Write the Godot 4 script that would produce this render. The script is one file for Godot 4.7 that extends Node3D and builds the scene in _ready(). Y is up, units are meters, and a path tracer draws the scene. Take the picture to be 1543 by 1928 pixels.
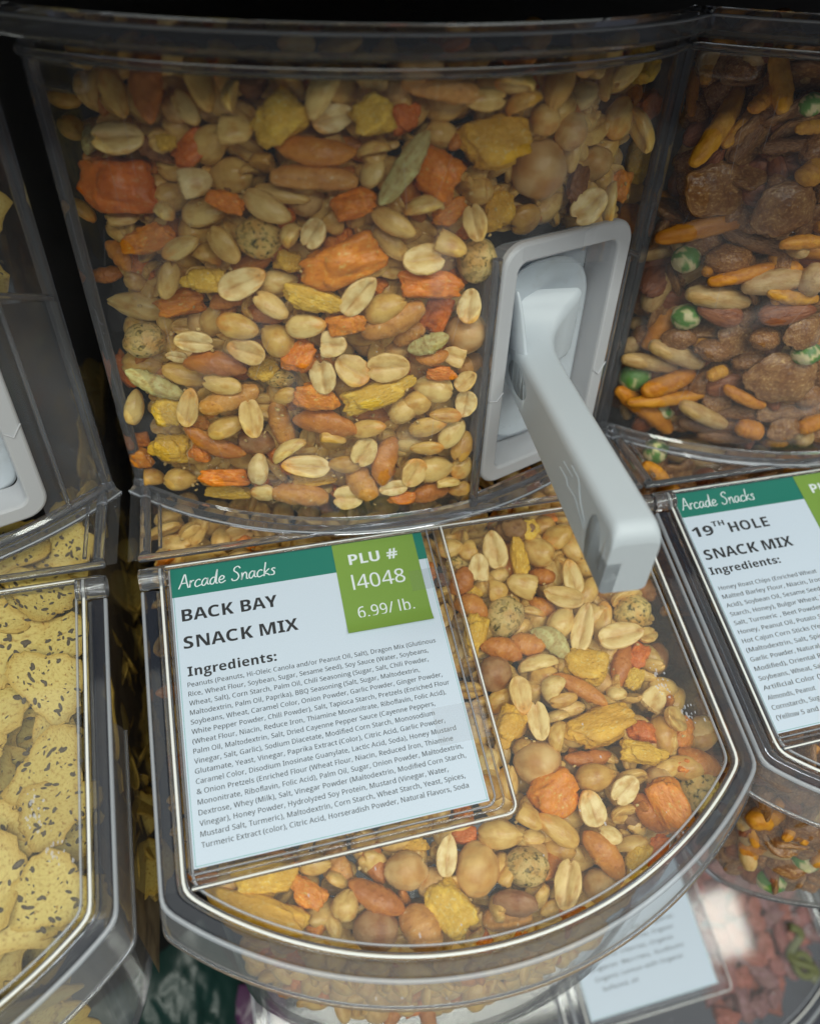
extends Node3D
# A row of clear bulk-food bins in a shop: a middle bin of peanut snack mix, a bin of crisps to its left, a darker mix to its right.
# Lengths are in millimetres until they are committed. Origin: top left corner of the middle bin's label. x to the right, y up, z out of the shelf.
const MM := 0.001
const SLOPE := 0.3845                      # tilt of the lids
const PITCH := 238.6                       # distance between bins
var rng := RandomNumberGenerator.new()
var noise := FastNoiseLite.new()
var names := {}
var mats := {}
var meshes := {}
var lid_d := Vector3(0, -sin(SLOPE), cos(SLOPE))
var lid_n := Vector3(0, cos(SLOPE), sin(SLOPE))


const HOPPER_MIX := [
	["D",-5.0,165.2,-61.1,11.3,6.7,-13],["D",6.4,171.6,-49.9,11.2,6.0,68],["D",13.7,171.1,-36.8,14.7,7.8,-78],["R",25.1,175.6,-33.1,25.4,10.5,74],["D",40.7,176.4,-22.1,17.1,9.1,-82],
	["D",34.7,167.5,-31.5,11.8,7.8,-59],["F",11.8,157.6,-39.1,16.9,10.8,0],["D",-4.6,156.8,-61.3,9.6,8.5,-44],["G",1.2,154.2,-54.4,10.4,6.1,76],["O",9.0,141.8,-46.0,26.5,19.8,-15],
	["D",47.0,163.7,-20.1,15.1,10.1,-8],["S",48.4,173.4,-17.5,9.1,5.0,70],["V",55.4,176.5,-24.7,13.3,10.1,-22],["Y",62.8,166.8,-16.8,17.0,14.6,31],["S",65.8,178.6,-19.4,9.9,6.2,-13],
	["D",75.5,175.5,-12.0,17.7,10.9,56],["F",79.6,166.5,-16.2,13.8,8.5,13],["Y",91.7,168.1,-10.1,15.2,11.5,13],["W",86.4,176.9,-23.7,9.3,7.6,22],["R",72.8,158.0,-13.2,26.9,8.8,-11],
	["N",72.2,150.0,-12.7,28.6,8.0,-6],["D",91.7,150.3,-14.8,11.1,8.6,52],["O",102.4,166.2,-15.1,10.8,9.8,23],["V",23.8,153.7,-38.5,12.2,7.8,-23],["O",35.3,155.5,-32.5,13.7,10.2,31],
	["Y",27.3,158.6,-27.2,6.1,5.3,-4],["D",32.3,146.3,-26.5,15.6,9.6,9],["D",4.9,129.2,-52.3,16.1,8.7,-4],["S",-8.1,128.4,-63.8,11.6,5.6,-45],["S",22.9,136.6,-30.4,7.2,6.4,-34],
	["D",35.7,135.4,-31.9,17.0,9.9,2],["O",43.3,141.9,-19.8,11.6,6.8,-23],["D",55.9,140.4,-16.4,17.9,10.3,-33],["D",62.0,143.5,-20.0,18.9,7.1,-15],["O",84.3,141.5,-9.7,14.2,9.5,9],
	["K",53.1,128.5,-22.5,15.5,14.3,-4],["S",62.9,131.9,-13.3,8.4,6.9,52],["F",70.8,132.6,-11.0,10.8,8.7,52],["D",77.4,134.9,-16.4,11.4,7.9,-53],["O",80.9,122.2,-12.5,28.5,16.3,12],
	["O",14.9,125.4,-36.5,18.3,9.1,9],["D",25.8,124.7,-28.7,14.7,7.2,18],["D",40.4,126.5,-21.9,14.4,9.6,-55],["S",34.8,120.0,-32.0,10.7,8.6,-24],["R",3.1,117.2,-45.5,13.3,7.2,-56],
	["Y",62.3,119.8,-20.9,8.7,10.5,72],["D",19.6,111.5,-32.5,14.4,7.9,66],["Y",32.7,113.3,-25.7,15.9,9.5,-4],["F",45.4,113.9,-19.3,18.3,10.0,18],["W",58.1,111.7,-23.2,14.0,8.5,4],
	["D",54.3,106.5,-15.7,14.4,8.0,-39],["R",41.1,104.3,-29.5,17.6,8.3,9],["Y",69.1,109.0,-11.8,20.3,8.9,-19],["F",85.3,110.5,-8.9,17.3,10.8,43],["W",95.1,103.9,-10.6,16.5,11.0,14],
	["S",92.1,158.0,-13.8,11.7,4.7,4],["S",56.9,152.1,-23.3,6.9,9.7,71],["V",48.5,149.2,-32.7,15.8,8.0,60],["R",-5.0,104.2,-61.7,15.1,6.3,4],["W",5.1,93.1,-54.9,23.1,10.9,-14],
	["O",22.6,99.7,-38.9,21.3,9.6,9],["R",51.6,99.3,-24.6,16.5,7.8,-14],["D",41.6,96.9,-21.1,16.6,9.4,-20],["D",66.0,98.7,-12.4,15.3,8.7,0],["O",80.2,99.2,-9.5,14.1,8.7,0],
	["N",98.3,99.1,-9.3,26.1,9.7,19],["B",107.0,181.4,-12.5,14.9,11.2,13],["N",112.7,175.9,-10.1,24.8,8.6,-13],["D",128.9,182.5,-23.2,10.7,9.2,23],["O",140.9,181.9,-18.4,12.4,7.6,-17],
	["S",138.0,176.7,-11.3,13.3,7.0,-13],["D",127.8,172.1,-9.0,13.9,7.0,0],["S",141.7,170.8,-12.0,12.5,7.1,18],["W",156.4,174.4,-18.8,16.1,10.4,71],["D",162.9,182.8,-19.2,15.1,10.1,-58],
	["D",171.9,169.0,-30.2,12.3,10.4,23],["S",181.5,172.3,-34.1,13.2,7.0,72],["D",188.3,175.7,-30.6,13.5,7.8,39],["B",152.9,163.8,-18.0,10.1,10.6,76],["B",165.6,158.6,-23.1,12.1,11.7,55],
	["Y",133.7,158.2,-14.0,25.3,17.1,6],["B",155.6,146.1,-24.4,20.3,20.7,65],["O",112.5,150.5,-10.9,19.2,15.7,-32],["G",101.2,152.8,-7.6,27.6,8.1,49],["S",108.1,140.9,-7.7,14.0,7.1,6],
	["O",119.1,136.1,-14.6,15.5,8.2,23],["F",127.4,133.9,-8.4,13.0,8.5,-78],["Y",139.4,133.7,-18.7,14.8,11.7,76],["D",152.3,129.0,-22.2,12.8,11.2,24],["V",175.3,138.8,-31.0,14.2,8.3,66],
	["B",186.3,142.6,-41.5,14.9,12.5,24],["D",196.2,157.7,-45.3,15.5,12.5,66],["Y",204.0,174.4,-52.5,14.8,14.3,55],["O",221.5,157.4,-68.2,11.6,10.5,34],["S",205.2,154.0,-42.9,18.2,8.0,-64],
	["F",178.9,131.4,-25.7,16.3,11.8,36],["O",205.4,130.9,-51.1,14.7,9.5,78],["Y",226.0,133.7,-74.7,17.7,13.5,78],["D",227.2,119.7,-75.4,13.3,10.9,-4],["O",230.6,106.7,-81.1,16.2,13.5,4],
	["S",191.0,130.0,-31.5,16.8,6.0,83],["D",116.7,128.0,-8.1,16.4,8.9,-28],["F",108.9,122.0,-7.9,15.5,11.1,4],["K",131.2,117.9,-14.7,16.1,15.1,75],["O",111.5,112.2,-8.4,22.2,10.8,-10],
	["O",117.4,97.5,-15.2,14.8,11.9,54],["F",127.8,103.0,-8.5,13.1,9.3,78],["B",129.0,89.0,-14.3,16.8,16.1,55],["N",105.9,90.6,-14.3,13.5,7.3,24],["K",5.0,81.6,-48.1,17.2,12.8,4],
	["F",24.9,88.6,-28.7,15.2,8.4,-10],["W",0.4,65.2,-59.3,17.0,11.6,-4],["D",18.4,68.5,-41.3,18.7,9.7,-20],["R",31.0,78.8,-27.6,25.8,9.5,-10],["F",16.7,77.0,-40.6,8.8,5.5,-14],
	["G",5.9,64.5,-42.0,25.5,8.5,-31],["D",32.5,71.1,-24.9,16.9,8.4,-15],["F",43.8,87.3,-19.4,15.4,9.2,-20],["W",55.7,91.1,-18.6,13.2,12.1,-45],["F",73.9,91.6,-10.4,14.3,10.1,-9],
	["O",63.0,85.3,-14.3,14.2,11.8,43],["F",71.3,77.9,-11.0,13.7,10.7,-88],["F",82.1,80.6,-9.3,15.0,11.8,-36],["F",96.0,81.0,-7.9,17.3,11.7,0],["Y",49.8,76.0,-24.5,13.7,9.3,29],
	["K",55.6,72.3,-23.6,12.3,8.4,-4],["O",68.3,68.4,-12.4,18.4,11.3,-9],["D",84.0,68.6,-15.6,15.9,10.2,4],["Y",91.6,68.4,-8.9,30.5,12.2,16],["D",56.0,68.6,-14.7,10.1,7.4,14],
	["N",34.6,63.8,-25.2,25.6,8.8,14],["F",18.0,57.5,-33.0,16.4,9.0,71],["F",42.1,57.2,-20.1,16.7,9.7,-87],["Y",9.0,52.2,-41.5,16.9,13.8,-25],["Y",6.5,32.0,-43.3,18.1,13.8,-5],
	["R",25.7,40.6,-29.7,28.1,8.9,-32],["O",21.3,46.0,-38.2,8.6,6.9,-5],["O",18.9,34.8,-32.5,9.1,8.4,-5],["D",31.5,51.0,-26.1,16.5,10.8,16],["T",43.1,39.0,-29.6,16.9,11.1,-5],
	["N",54.4,49.8,-24.0,21.3,9.9,-82],["R",71.1,55.4,-12.8,27.6,10.5,-15],["S",71.5,50.3,-10.5,15.6,7.1,-13],["S",55.0,43.6,-14.9,16.7,6.6,29],["D",41.9,30.9,-20.9,14.0,10.9,77],
	["F",61.9,35.1,-12.8,20.6,9.7,-10],["Y",66.2,24.2,-18.1,18.2,7.6,0],["D",78.2,35.4,-9.5,14.4,9.6,-5],["F",86.1,42.2,-8.3,13.1,11.1,54],["R",95.5,35.2,-9.3,22.2,11.0,70],
	["N",85.1,25.4,-10.5,19.7,11.7,-66],["D",87.9,53.9,-7.6,14.8,7.4,4],["W",103.1,59.9,-9.0,13.9,10.0,24],["O",28.0,24.4,-27.0,20.2,8.6,-10],["N",58.8,18.3,-15.4,25.1,10.1,-11],
	["W",7.1,14.2,-43.3,14.0,10.5,-5],["S",-6.9,10.0,-54.0,13.3,9.2,-5],["D",42.8,18.5,-19.5,11.1,8.2,-5],["Y",27.8,10.8,-34.0,20.2,7.0,-5],["F",78.8,18.2,-9.2,13.5,11.1,-5],
	["F",98.5,22.4,-6.4,12.6,8.1,5],["D",-6.1,48.4,-53.2,15.8,9.5,74],["O",-7.3,60.2,-63.7,18.3,9.5,-69],["O",-8.6,20.0,-55.5,10.2,10.0,-5],["O",-9.1,24.4,-64.8,9.3,8.0,-5],
	["O",102.8,15.9,-6.1,13.7,6.3,-5],["G",111.7,89.6,-7.0,17.1,7.6,14],["F",124.4,82.2,-7.7,13.5,8.2,-24],["R",113.8,83.5,-7.4,13.3,6.1,4],["O",117.7,76.4,-6.8,12.3,6.2,-4],
	["N",132.9,73.4,-16.8,11.7,7.9,24],["W",115.7,67.9,-10.2,16.1,11.6,-14],["F",128.8,70.7,-8.3,10.2,8.7,35],["F",129.8,59.9,-8.9,11.4,10.7,76],["W",108.2,62.5,-9.0,13.9,10.0,14],
	["D",120.7,56.3,-7.1,14.2,6.6,-9],["D",113.3,51.5,-7.1,16.4,8.5,10],["D",124.1,46.2,-8.4,15.8,10.1,50],["D",112.9,41.0,-6.4,14.5,6.4,-5],["D",107.2,38.7,-13.0,13.8,7.4,-5],
	["W",117.6,27.0,-9.9,17.4,12.0,0],["F",107.6,28.5,-7.2,13.6,11.7,55],["D",130.5,26.5,-9.0,11.4,9.7,41],["S",121.5,21.2,-6.9,15.2,5.4,0],["D",129.6,38.2,-8.9,14.4,9.4,66],
	["R",115.7,15.2,-8.1,18.7,8.9,5],["D",129.8,15.0,-8.1,10.6,7.0,5],["D",83.6,186.0,-22.4,13.7,7.2,9],["D",32.4,180.8,-33.1,13.1,7.2,22],["D",70.9,185.7,-24.8,11.3,6.9,-4],
	["D",98.4,184.7,-20.9,12.3,7.5,22],["O",117.2,187.3,-21.2,11.7,7.4,4],["D",148.3,186.4,-27.3,12.6,9.0,53],["D",181.7,183.0,-34.9,13.9,9.3,33],["D",50.3,183.6,-31.3,10.8,7.1,-32],
	["D",21.7,182.8,-39.1,12.0,6.7,48],["D",92.0,177.1,-14.8,10.6,7.5,-22],["R",82.4,147.5,-23.0,10.9,6.7,13],["D",97.6,135.6,-8.0,17.0,9.0,-33],["D",98.1,126.3,-13.7,15.4,7.3,-43],
]
const TROUGH_MIX := [
	["D",123.4,-9.7,3.3,12.9,9.4,-1],["D",133.3,-11.2,5.8,12.1,10.9,8],["F",144.6,-11.9,7.5,18.3,13.1,-90],["V",156.7,-9.4,-2.3,18.7,14.9,-23],["Y",162.1,-9.0,0.9,13.2,10.5,18],
	["W",173.4,-14.7,-6.0,15.1,11.0,8],["D",176.8,-11.2,5.2,15.5,12.0,18],["W",165.2,-15.2,9.7,17.4,13.5,-45],["Y",154.6,-13.7,13.8,19.2,8.0,-96],["R",151.3,-19.2,8.9,18.7,7.0,69],
	["F",133.1,-15.2,17.0,18.4,10.2,71],["K",127.5,-19.7,5.6,12.5,10.6,-12],["R",125.2,-17.7,18.3,15.1,10.7,42],["D",143.6,-21.2,15.4,12.2,7.6,13],["D",138.4,-19.1,25.8,12.5,10.0,-12],
	["Y",129.8,-23.4,21.3,10.9,7.0,8],["D",154.5,-19.8,26.3,19.7,11.8,-25],["R",166.2,-23.4,18.2,13.9,8.5,-23],["D",172.4,-23.1,17.0,15.2,11.9,45],["F",169.4,-22.3,34.1,18.5,11.8,-28],
	["F",176.3,-18.7,26.0,17.2,10.1,-92],["K",140.9,-28.3,34.6,20.5,17.6,46],["R",126.3,-22.3,30.2,16.6,10.4,-33],["R",161.0,-29.1,31.8,14.4,8.8,-33],["S",154.7,-28.6,34.2,12.0,6.1,-22],
	["F",173.5,-28.3,48.6,23.2,11.2,62],["D",183.9,-31.0,38.6,16.8,8.5,39],["D",185.9,-33.1,43.9,20.9,8.7,64],["K",201.1,-30.2,43.3,17.1,14.4,16],["F",189.5,-31.3,54.4,21.0,13.8,1],
	["W",165.3,-28.7,43.1,15.6,11.6,44],["R",146.7,-30.3,50.0,16.2,10.1,-22],["G",157.3,-29.7,51.5,20.0,10.3,-49],["Y",124.5,-26.3,42.2,18.6,11.1,66],["R",134.7,-30.4,50.3,19.3,9.9,-27],
	["Y",169.6,-36.1,63.0,22.3,15.8,-26],["T",129.0,-36.3,57.8,15.9,14.0,45],["S",147.9,-32.8,59.2,18.2,8.2,1],["S",150.1,-41.5,60.1,14.5,11.8,35],["S",151.1,-37.5,69.2,12.6,9.7,44],
	["R",163.3,-38.3,72.3,25.8,7.5,-43],["F",136.4,-36.8,70.5,16.2,9.5,-95],["D",128.8,-42.9,67.0,12.5,9.3,35],["R",189.8,-42.0,61.5,22.9,9.7,52],["O",197.5,-40.1,60.1,13.2,9.6,42],
	["T",208.7,-49.7,58.0,17.9,13.1,42],["Y",191.6,-43.4,69.2,10.9,8.1,42],["D",181.3,-45.1,73.4,9.3,8.3,-12],["D",154.1,-38.7,76.0,12.8,6.5,2],["D",158.9,-46.0,76.3,13.0,7.1,-2],
	["Y",128.4,-42.4,79.8,17.9,13.0,54],["F",140.7,-41.2,81.4,16.6,9.4,-95],["S",150.9,-46.7,78.0,11.6,6.1,6],["S",146.3,-44.2,87.9,12.5,7.4,63],["Y",166.8,-46.4,86.8,32.8,16.0,10],
	["F",195.8,-48.1,79.8,16.7,10.9,37],["D",208.9,-55.1,77.2,16.9,12.8,50],["O",186.8,-52.7,90.0,12.3,10.7,-12],["W",196.9,-55.6,91.8,16.7,12.2,-99],["O",207.5,-60.1,91.8,15.3,9.8,50],
	["Y",180.4,-49.9,100.8,20.0,9.9,-18],["B",137.8,-53.4,93.0,19.8,18.0,-12],["R",159.7,-55.0,95.2,21.1,7.6,-7],["R",208.1,-60.4,105.4,19.9,11.2,-37],["D",199.8,-59.3,106.7,17.5,10.2,-21],
	["O",140.1,-55.8,107.0,22.5,18.2,24],["F",151.5,-55.8,115.5,14.2,11.6,-85],["W",158.1,-54.1,104.3,16.3,11.4,-2],["F",167.7,-54.2,111.9,13.6,10.3,32],["O",185.4,-59.1,119.5,23.9,15.2,-74],
	["K",204.7,-67.2,113.2,19.0,15.8,49],["R",178.4,-65.6,118.9,18.8,10.3,-64],["V",172.5,-71.4,116.7,15.0,10.7,-12],["D",136.1,-57.6,119.8,19.1,9.4,-47],["D",125.1,-54.5,112.1,16.2,9.4,-46],
	["W",113.2,-58.9,115.7,17.3,11.1,-16],["D",126.8,-62.9,118.1,10.5,6.2,-12],["R",151.8,-63.7,130.5,22.3,10.5,-62],["D",155.4,-59.2,125.8,10.0,7.2,-31],["Y",166.4,-69.9,132.1,15.0,10.0,50],
	["O",175.0,-69.1,132.4,13.1,7.6,49],["K",121.0,-66.4,126.8,17.3,14.9,-12],["F",90.5,-56.9,119.5,15.0,9.2,71],["B",101.7,-64.9,123.8,19.7,15.8,64],["F",133.6,-64.5,137.5,18.7,10.3,64],
	["W",136.6,-68.1,122.7,13.9,10.0,-12],["T",112.4,-67.2,138.1,16.6,8.5,-16],["N",109.4,-74.8,140.1,18.9,9.2,-7],["Y",87.5,-66.6,133.6,24.1,17.5,-59],["N",76.0,-69.1,138.0,18.3,13.6,-68],
	["B",149.7,-75.4,137.6,14.7,11.8,-30],["B",74.8,-62.5,119.1,16.5,13.4,-12],["O",100.2,-60.7,111.9,11.7,6.9,-12],["D",127.1,-73.6,142.0,10.9,8.2,14],["O",133.6,-73.6,144.6,12.9,5.7,-12],
	["S",111.7,-67.5,128.6,12.9,6.4,53],["D",122.8,-70.4,135.3,10.2,7.2,5],["Y",23.0,-56.7,111.9,22.9,13.8,-7],["W",41.3,-55.9,111.4,12.7,8.2,-12],["Y",18.2,-61.2,121.4,39.9,14.3,-25],
	["O",37.6,-58.2,119.8,15.4,9.4,-38],["W",50.3,-62.4,125.9,10.7,10.1,57],["N",50.4,-62.4,110.9,15.1,9.0,-73],["R",63.8,-62.6,112.0,18.4,8.8,-79],["R",61.8,-62.3,125.9,23.4,9.6,-38],
	["T",59.9,-68.9,134.3,16.7,12.9,-12],["S",45.0,-67.8,129.0,11.5,6.3,-67],["O",39.4,-67.4,127.8,9.3,7.7,46],["R",2.2,-59.1,105.8,14.7,6.0,-16],["Y",80.3,-60.3,110.6,11.5,7.1,-12],
	["D",216.7,-59.8,90.0,15.0,10.8,15],["D",191.4,-58.6,106.1,14.0,8.1,14],["D",98.0,-59.8,109.0,12.5,7.7,6],["D",31.6,-67.3,109.5,11.3,8.7,26],["D",50.8,-67.6,110.9,13.0,7.4,-3],
	["R",156.2,-78.1,133.8,17.3,7.5,14],["D",173.4,-72.0,120.8,14.0,9.4,41],["W",217.0,-63.1,93.5,14.8,10.9,6],["D",119.2,-40.3,43.6,14.5,9.4,46],["D",116.0,-52.2,89.6,15.0,9.3,44],
	["D",114.3,-49.6,100.4,11.3,9.2,-51],["D",186.3,-27.3,27.9,16.1,10.7,44],["W",197.5,-29.3,28.4,15.1,12.5,-56],["D",212.7,-25.8,24.4,15.2,11.1,17],["R",217.4,-34.5,27.8,12.7,9.3,-79],
	["D",197.2,-21.5,14.1,16.0,11.1,7],["D",185.9,-18.8,6.9,15.7,11.9,-77],
]
const RIGHT_MIX := [
	["C",241.7,153.2,-46.6,37.8,8.8,53],["C",250.9,152.8,-45.5,20.3,5.8,46],["C",251.7,164.3,-37.7,11.5,6.8,46],["C",255.7,170.9,-35.9,23.7,8.2,98],["C",236.9,171.5,-57.5,11.2,5.2,79],
	["C",234.6,163.5,-59.6,19.3,4.9,84],["C",260.5,182.5,-40.2,8.0,7.9,57],["P",267.3,163.8,-29.0,9.2,7.8,-4],["C",268.6,156.3,-26.5,11.8,5.3,-4],["J",254.9,149.6,-43.1,22.1,7.2,51],
	["J",269.1,148.3,-33.9,25.0,6.4,0],["X",246.4,129.3,-42.6,31.5,22.2,-4],["X",269.9,125.3,-27.1,26.4,23.4,25],["C",275.0,140.1,-25.4,11.4,10.2,35],["A",265.4,137.7,-44.5,16.1,12.6,24],
	["A",268.1,157.3,-42.8,16.0,12.5,58],["A",277.0,141.2,-37.2,16.2,10.8,14],["H",243.5,152.6,-64.5,15.1,11.9,-4],["C",245.5,113.5,-43.2,42.4,8.5,6],["P",243.5,98.6,-46.8,13.2,11.9,-4],
	["H",257.4,101.5,-36.5,20.1,13.5,-4],["J",267.4,109.0,-35.4,30.2,7.7,-22],["C",279.9,112.9,-20.9,20.6,6.0,-2],["C",262.0,96.4,-30.3,29.7,6.5,9],["C",281.2,100.4,-28.7,16.4,8.2,-39],
	["Z",257.6,84.1,-35.1,30.5,10.2,-12],["Z",275.6,94.3,-25.1,27.2,10.7,4],["Z",290.2,96.9,-18.9,14.1,11.4,60],["C",283.3,89.1,-19.5,25.5,6.3,-12],["P",248.8,72.3,-42.3,14.3,12.2,-4],
	["A",258.7,77.5,-32.4,20.9,10.2,-18],["A",283.6,81.6,-19.3,24.9,10.5,2],["Z",240.2,80.0,-57.4,21.9,11.6,59],["H",247.6,61.3,-42.0,16.6,11.5,-4],["H",261.4,58.7,-32.1,17.8,10.8,-14],
	["X",272.2,64.0,-31.6,21.2,17.2,4],["H",279.9,67.7,-22.5,15.6,11.2,-4],["X",292.8,72.6,-15.3,17.5,15.6,15],["Z",248.6,53.3,-40.8,30.3,9.4,-25],["Z",239.4,46.4,-47.5,29.4,8.2,-14],
	["P",236.7,35.4,-52.9,16.0,14.0,-4],["C",248.4,37.7,-40.9,28.2,10.4,17],["C",249.0,29.5,-38.8,41.5,7.1,2],["C",242.3,19.7,-45.6,41.3,9.6,-40],["P",252.7,17.9,-45.2,13.0,9.5,-5],
	["Z",265.5,23.7,-29.0,29.6,8.8,-29],["X",292.6,48.3,-16.9,34.9,25.5,-4],["C",278.9,36.9,-21.2,23.3,6.5,-29],["C",264.7,48.0,-28.5,10.1,6.9,15],["P",299.2,61.8,-15.6,13.7,10.9,-4],
	["H",281.4,53.0,-28.1,17.4,9.9,4],["A",274.1,39.8,-30.6,19.8,10.8,10],["X",272.0,30.7,-30.5,14.7,11.3,-4],["J",282.8,24.2,-27.0,28.6,8.7,-5],["X",301.1,26.4,-18.5,25.6,10.8,-5],
	["J",273.1,15.1,-31.8,32.3,8.8,-9],["C",287.3,18.4,-19.0,14.3,10.0,-24],["X",301.6,21.1,-11.9,15.9,12.8,5],["Z",320.3,10.5,-16.1,11.3,9.0,-5],["J",281.5,9.8,-26.9,29.5,7.3,-8],
	["C",306.2,8.9,-18.0,11.8,6.2,-5],["C",315.1,23.3,-10.4,14.0,9.1,15],["H",314.4,35.5,-18.6,15.2,13.3,-4],["C",244.7,63.4,-53.2,27.6,11.9,63],["Z",235.1,49.9,-60.6,11.1,8.7,15],
	["H",260.4,83.4,-49.1,16.9,12.1,-4],["A",281.2,71.8,-35.1,20.6,12.3,-4],["H",244.5,136.4,-63.8,15.9,13.4,14],["X",251.3,173.7,-54.6,24.6,17.9,14],["A",242.3,179.9,-62.5,16.4,9.9,13],
	["P",247.5,0.2,-34.5,12.8,14.0,-12],["Z",275.1,-6.5,-34.2,37.3,15.2,-17],["C",237.9,0.5,-17.1,16.2,7.4,-41],["X",294.5,-4.9,-21.7,25.3,16.1,-12],["C",316.3,-6.7,-14.6,23.4,8.7,-1],
	["H",285.1,-7.8,-15.7,16.7,13.9,-12],["H",267.8,-107.9,121.9,23.1,23.5,-1],["C",252.2,-102.8,116.1,24.6,11.7,14],["P",273.9,-131.8,129.4,14.3,12.4,0],["P",267.9,-157.4,124.5,17.7,17.1,0],
	["C",253.3,-131.4,117.7,15.9,10.1,40],["H",260.2,-159.9,114.0,15.6,14.5,0],["J",268.5,-128.5,120.1,16.9,10.9,-1],
]


func _ready() -> void:
	rng.seed = 7
	noise.seed = 3
	# --- camera
	var cam := Camera3D.new()
	cam.name = "camera"
	cam.transform = Transform3D(Basis.from_euler(Vector3(deg_to_rad(-39.86), deg_to_rad(-15.50), deg_to_rad(1.91))), Vector3(38.5, 219.4, 238.8) * MM)
	var attr := CameraAttributesPhysical.new()
	attr.frustum_focal_length = 12.0 / tan(deg_to_rad(70.16) / 2)
	attr.frustum_focus_distance = 0.30
	attr.exposure_aperture = 4.1
	attr.frustum_near = 0.01
	attr.frustum_far = 20.0
	cam.attributes = attr
	cam.fov = 70.16
	cam.near = 0.01
	cam.far = 20.0
	add_child(cam)
	# --- surroundings of the shop: dim neutral light
	var we := WorldEnvironment.new()
	we.name = "shop_environment"
	var env := Environment.new()
	env.background_mode = Environment.BG_COLOR
	env.background_color = Color(0.06, 0.064, 0.075).linear_to_srgb()
	env.tonemap_mode = Environment.TONE_MAPPER_LINEAR
	env.tonemap_exposure = 1.0
	env.sdfgi_enabled = true
	env.ssao_enabled = true
	env.ssil_enabled = true
	we.environment = env
	add_child(we)
	# --- ceiling tubes of the aisle, above and behind the photographer
	for a in [[0.45, 1.70, 1.26, 2.4, 0.22, 2.8], [0.3, 1.9, 3.3, 3.0, 0.3, 4.2], [-1.8, 1.70, 1.26, 1.2, 0.22, 0.9]]:
		var l := AreaLight3D.new()
		l.name = "ceiling_tube_light"
		l.position = Vector3(a[0], a[1], a[2])
		l.rotation_degrees = Vector3(-75, 0, 0)
		l.area_size = Vector2(a[3], a[4])
		l.light_energy = a[5]
		l.light_color = Color(0.975, 0.99, 0.945)
		l.shadow_enabled = true
		add_child(l, true)
	var ceiling := AreaLight3D.new()
	ceiling.name = "ceiling_bounce_light"  # added area light, stands for soft light off the unseen ceiling
	ceiling.position = Vector3(0.2, 2.2, 1.5)
	ceiling.rotation_degrees = Vector3(-90, 0, 0)
	ceiling.area_size = Vector2(5.0, 3.4)
	ceiling.light_energy = 4.0
	ceiling.light_color = Color(0.975, 0.99, 0.95)
	ceiling.shadow_enabled = true
	add_child(ceiling)
	make_materials()
	build_shelves()
	build_bins()
	build_labels()
	build_nut_meshes()
	build_contents()
	build_lower_row()


# ------------------------------------------------------------------ naming and parenting
func numbered(n: String, parent: Node) -> String:
	var key := str(parent.get_instance_id()) + n
	names[key] = names.get(key, -1) + 1
	return n if names[key] == 0 else "%s_%03d" % [n, names[key]]


func tag(o: Node, label: String, category: String, group := "") -> void:
	o.set_meta("label", label)
	o.set_meta("category", category)
	if group:
		o.set_meta("group", group)


func thing(n: String, at: Vector3, label: String, category: String, group := "") -> Node3D:
	var o := Node3D.new()
	o.name = numbered(n, self)
	o.position = at * MM
	tag(o, label, category, group)
	add_child(o, true)
	return o


func part(n: String, m: Mesh, mat: Material, parent: Node3D, at := Vector3.ZERO) -> MeshInstance3D:
	var o := MeshInstance3D.new()
	o.name = numbered(n, parent)
	o.mesh = m
	o.material_override = mat
	o.position = at * MM
	parent.add_child(o, true)
	return o


# ------------------------------------------------------------------ meshes
# triangles in millimetres -> mesh in metres; closed shapes get their faces turned outward
func commit(v: PackedVector3Array, idx: PackedInt32Array, sg := PackedInt32Array(), cols := PackedColorArray(), unit := MM) -> ArrayMesh:
	var vol := 0.0
	for t in range(0, idx.size(), 3):
		vol += v[idx[t]].dot(v[idx[t + 1]].cross(v[idx[t + 2]]))
	var st := SurfaceTool.new()
	st.begin(Mesh.PRIMITIVE_TRIANGLES)
	for t in range(0, idx.size(), 3):
		st.set_smooth_group(sg[t / 3] if sg.size() else 0)
		for k in ([0, 2, 1] if vol > 0 else [0, 1, 2]):
			var i := idx[t + k]
			if cols.size():
				st.set_color(cols[i])
			st.add_vertex(v[i] * unit)
	st.generate_normals()
	st.index()
	return st.commit()


# rings of equally many points; each ring a closed cross-section, or (wrap false) an open line
func loft(rings: Array, wrap := true, caps := true, sharp := true, loop := false, unit := MM) -> ArrayMesh:
	var v := PackedVector3Array()
	var idx := PackedInt32Array()
	var sg := PackedInt32Array()
	var n: int = rings[0].size()
	for r in rings:
		v.append_array(r)
	var last := rings.size() if loop else rings.size() - 1
	for i in last:
		var i2 := (i + 1) % rings.size()
		for j in (n if wrap else n - 1):
			var j2 := (j + 1) % n
			idx.append_array([i * n + j, i2 * n + j, i2 * n + j2, i * n + j, i2 * n + j2, i * n + j2])
			sg.append_array([j if sharp else 0, j if sharp else 0])
	if wrap and caps and not loop:
		for e in [0, rings.size() - 1]:
			var c := Vector3.ZERO
			for p in rings[e]:
				c += p
			v.append(c / n)
			for j in n:
				var a: int = e * n + j
				var b: int = e * n + (j + 1) % n
				idx.append_array([v.size() - 1, a, b] if e == 0 else [v.size() - 1, b, a])
				sg.append(1000 + e)
	return commit(v, idx, sg, PackedColorArray(), unit)


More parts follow.
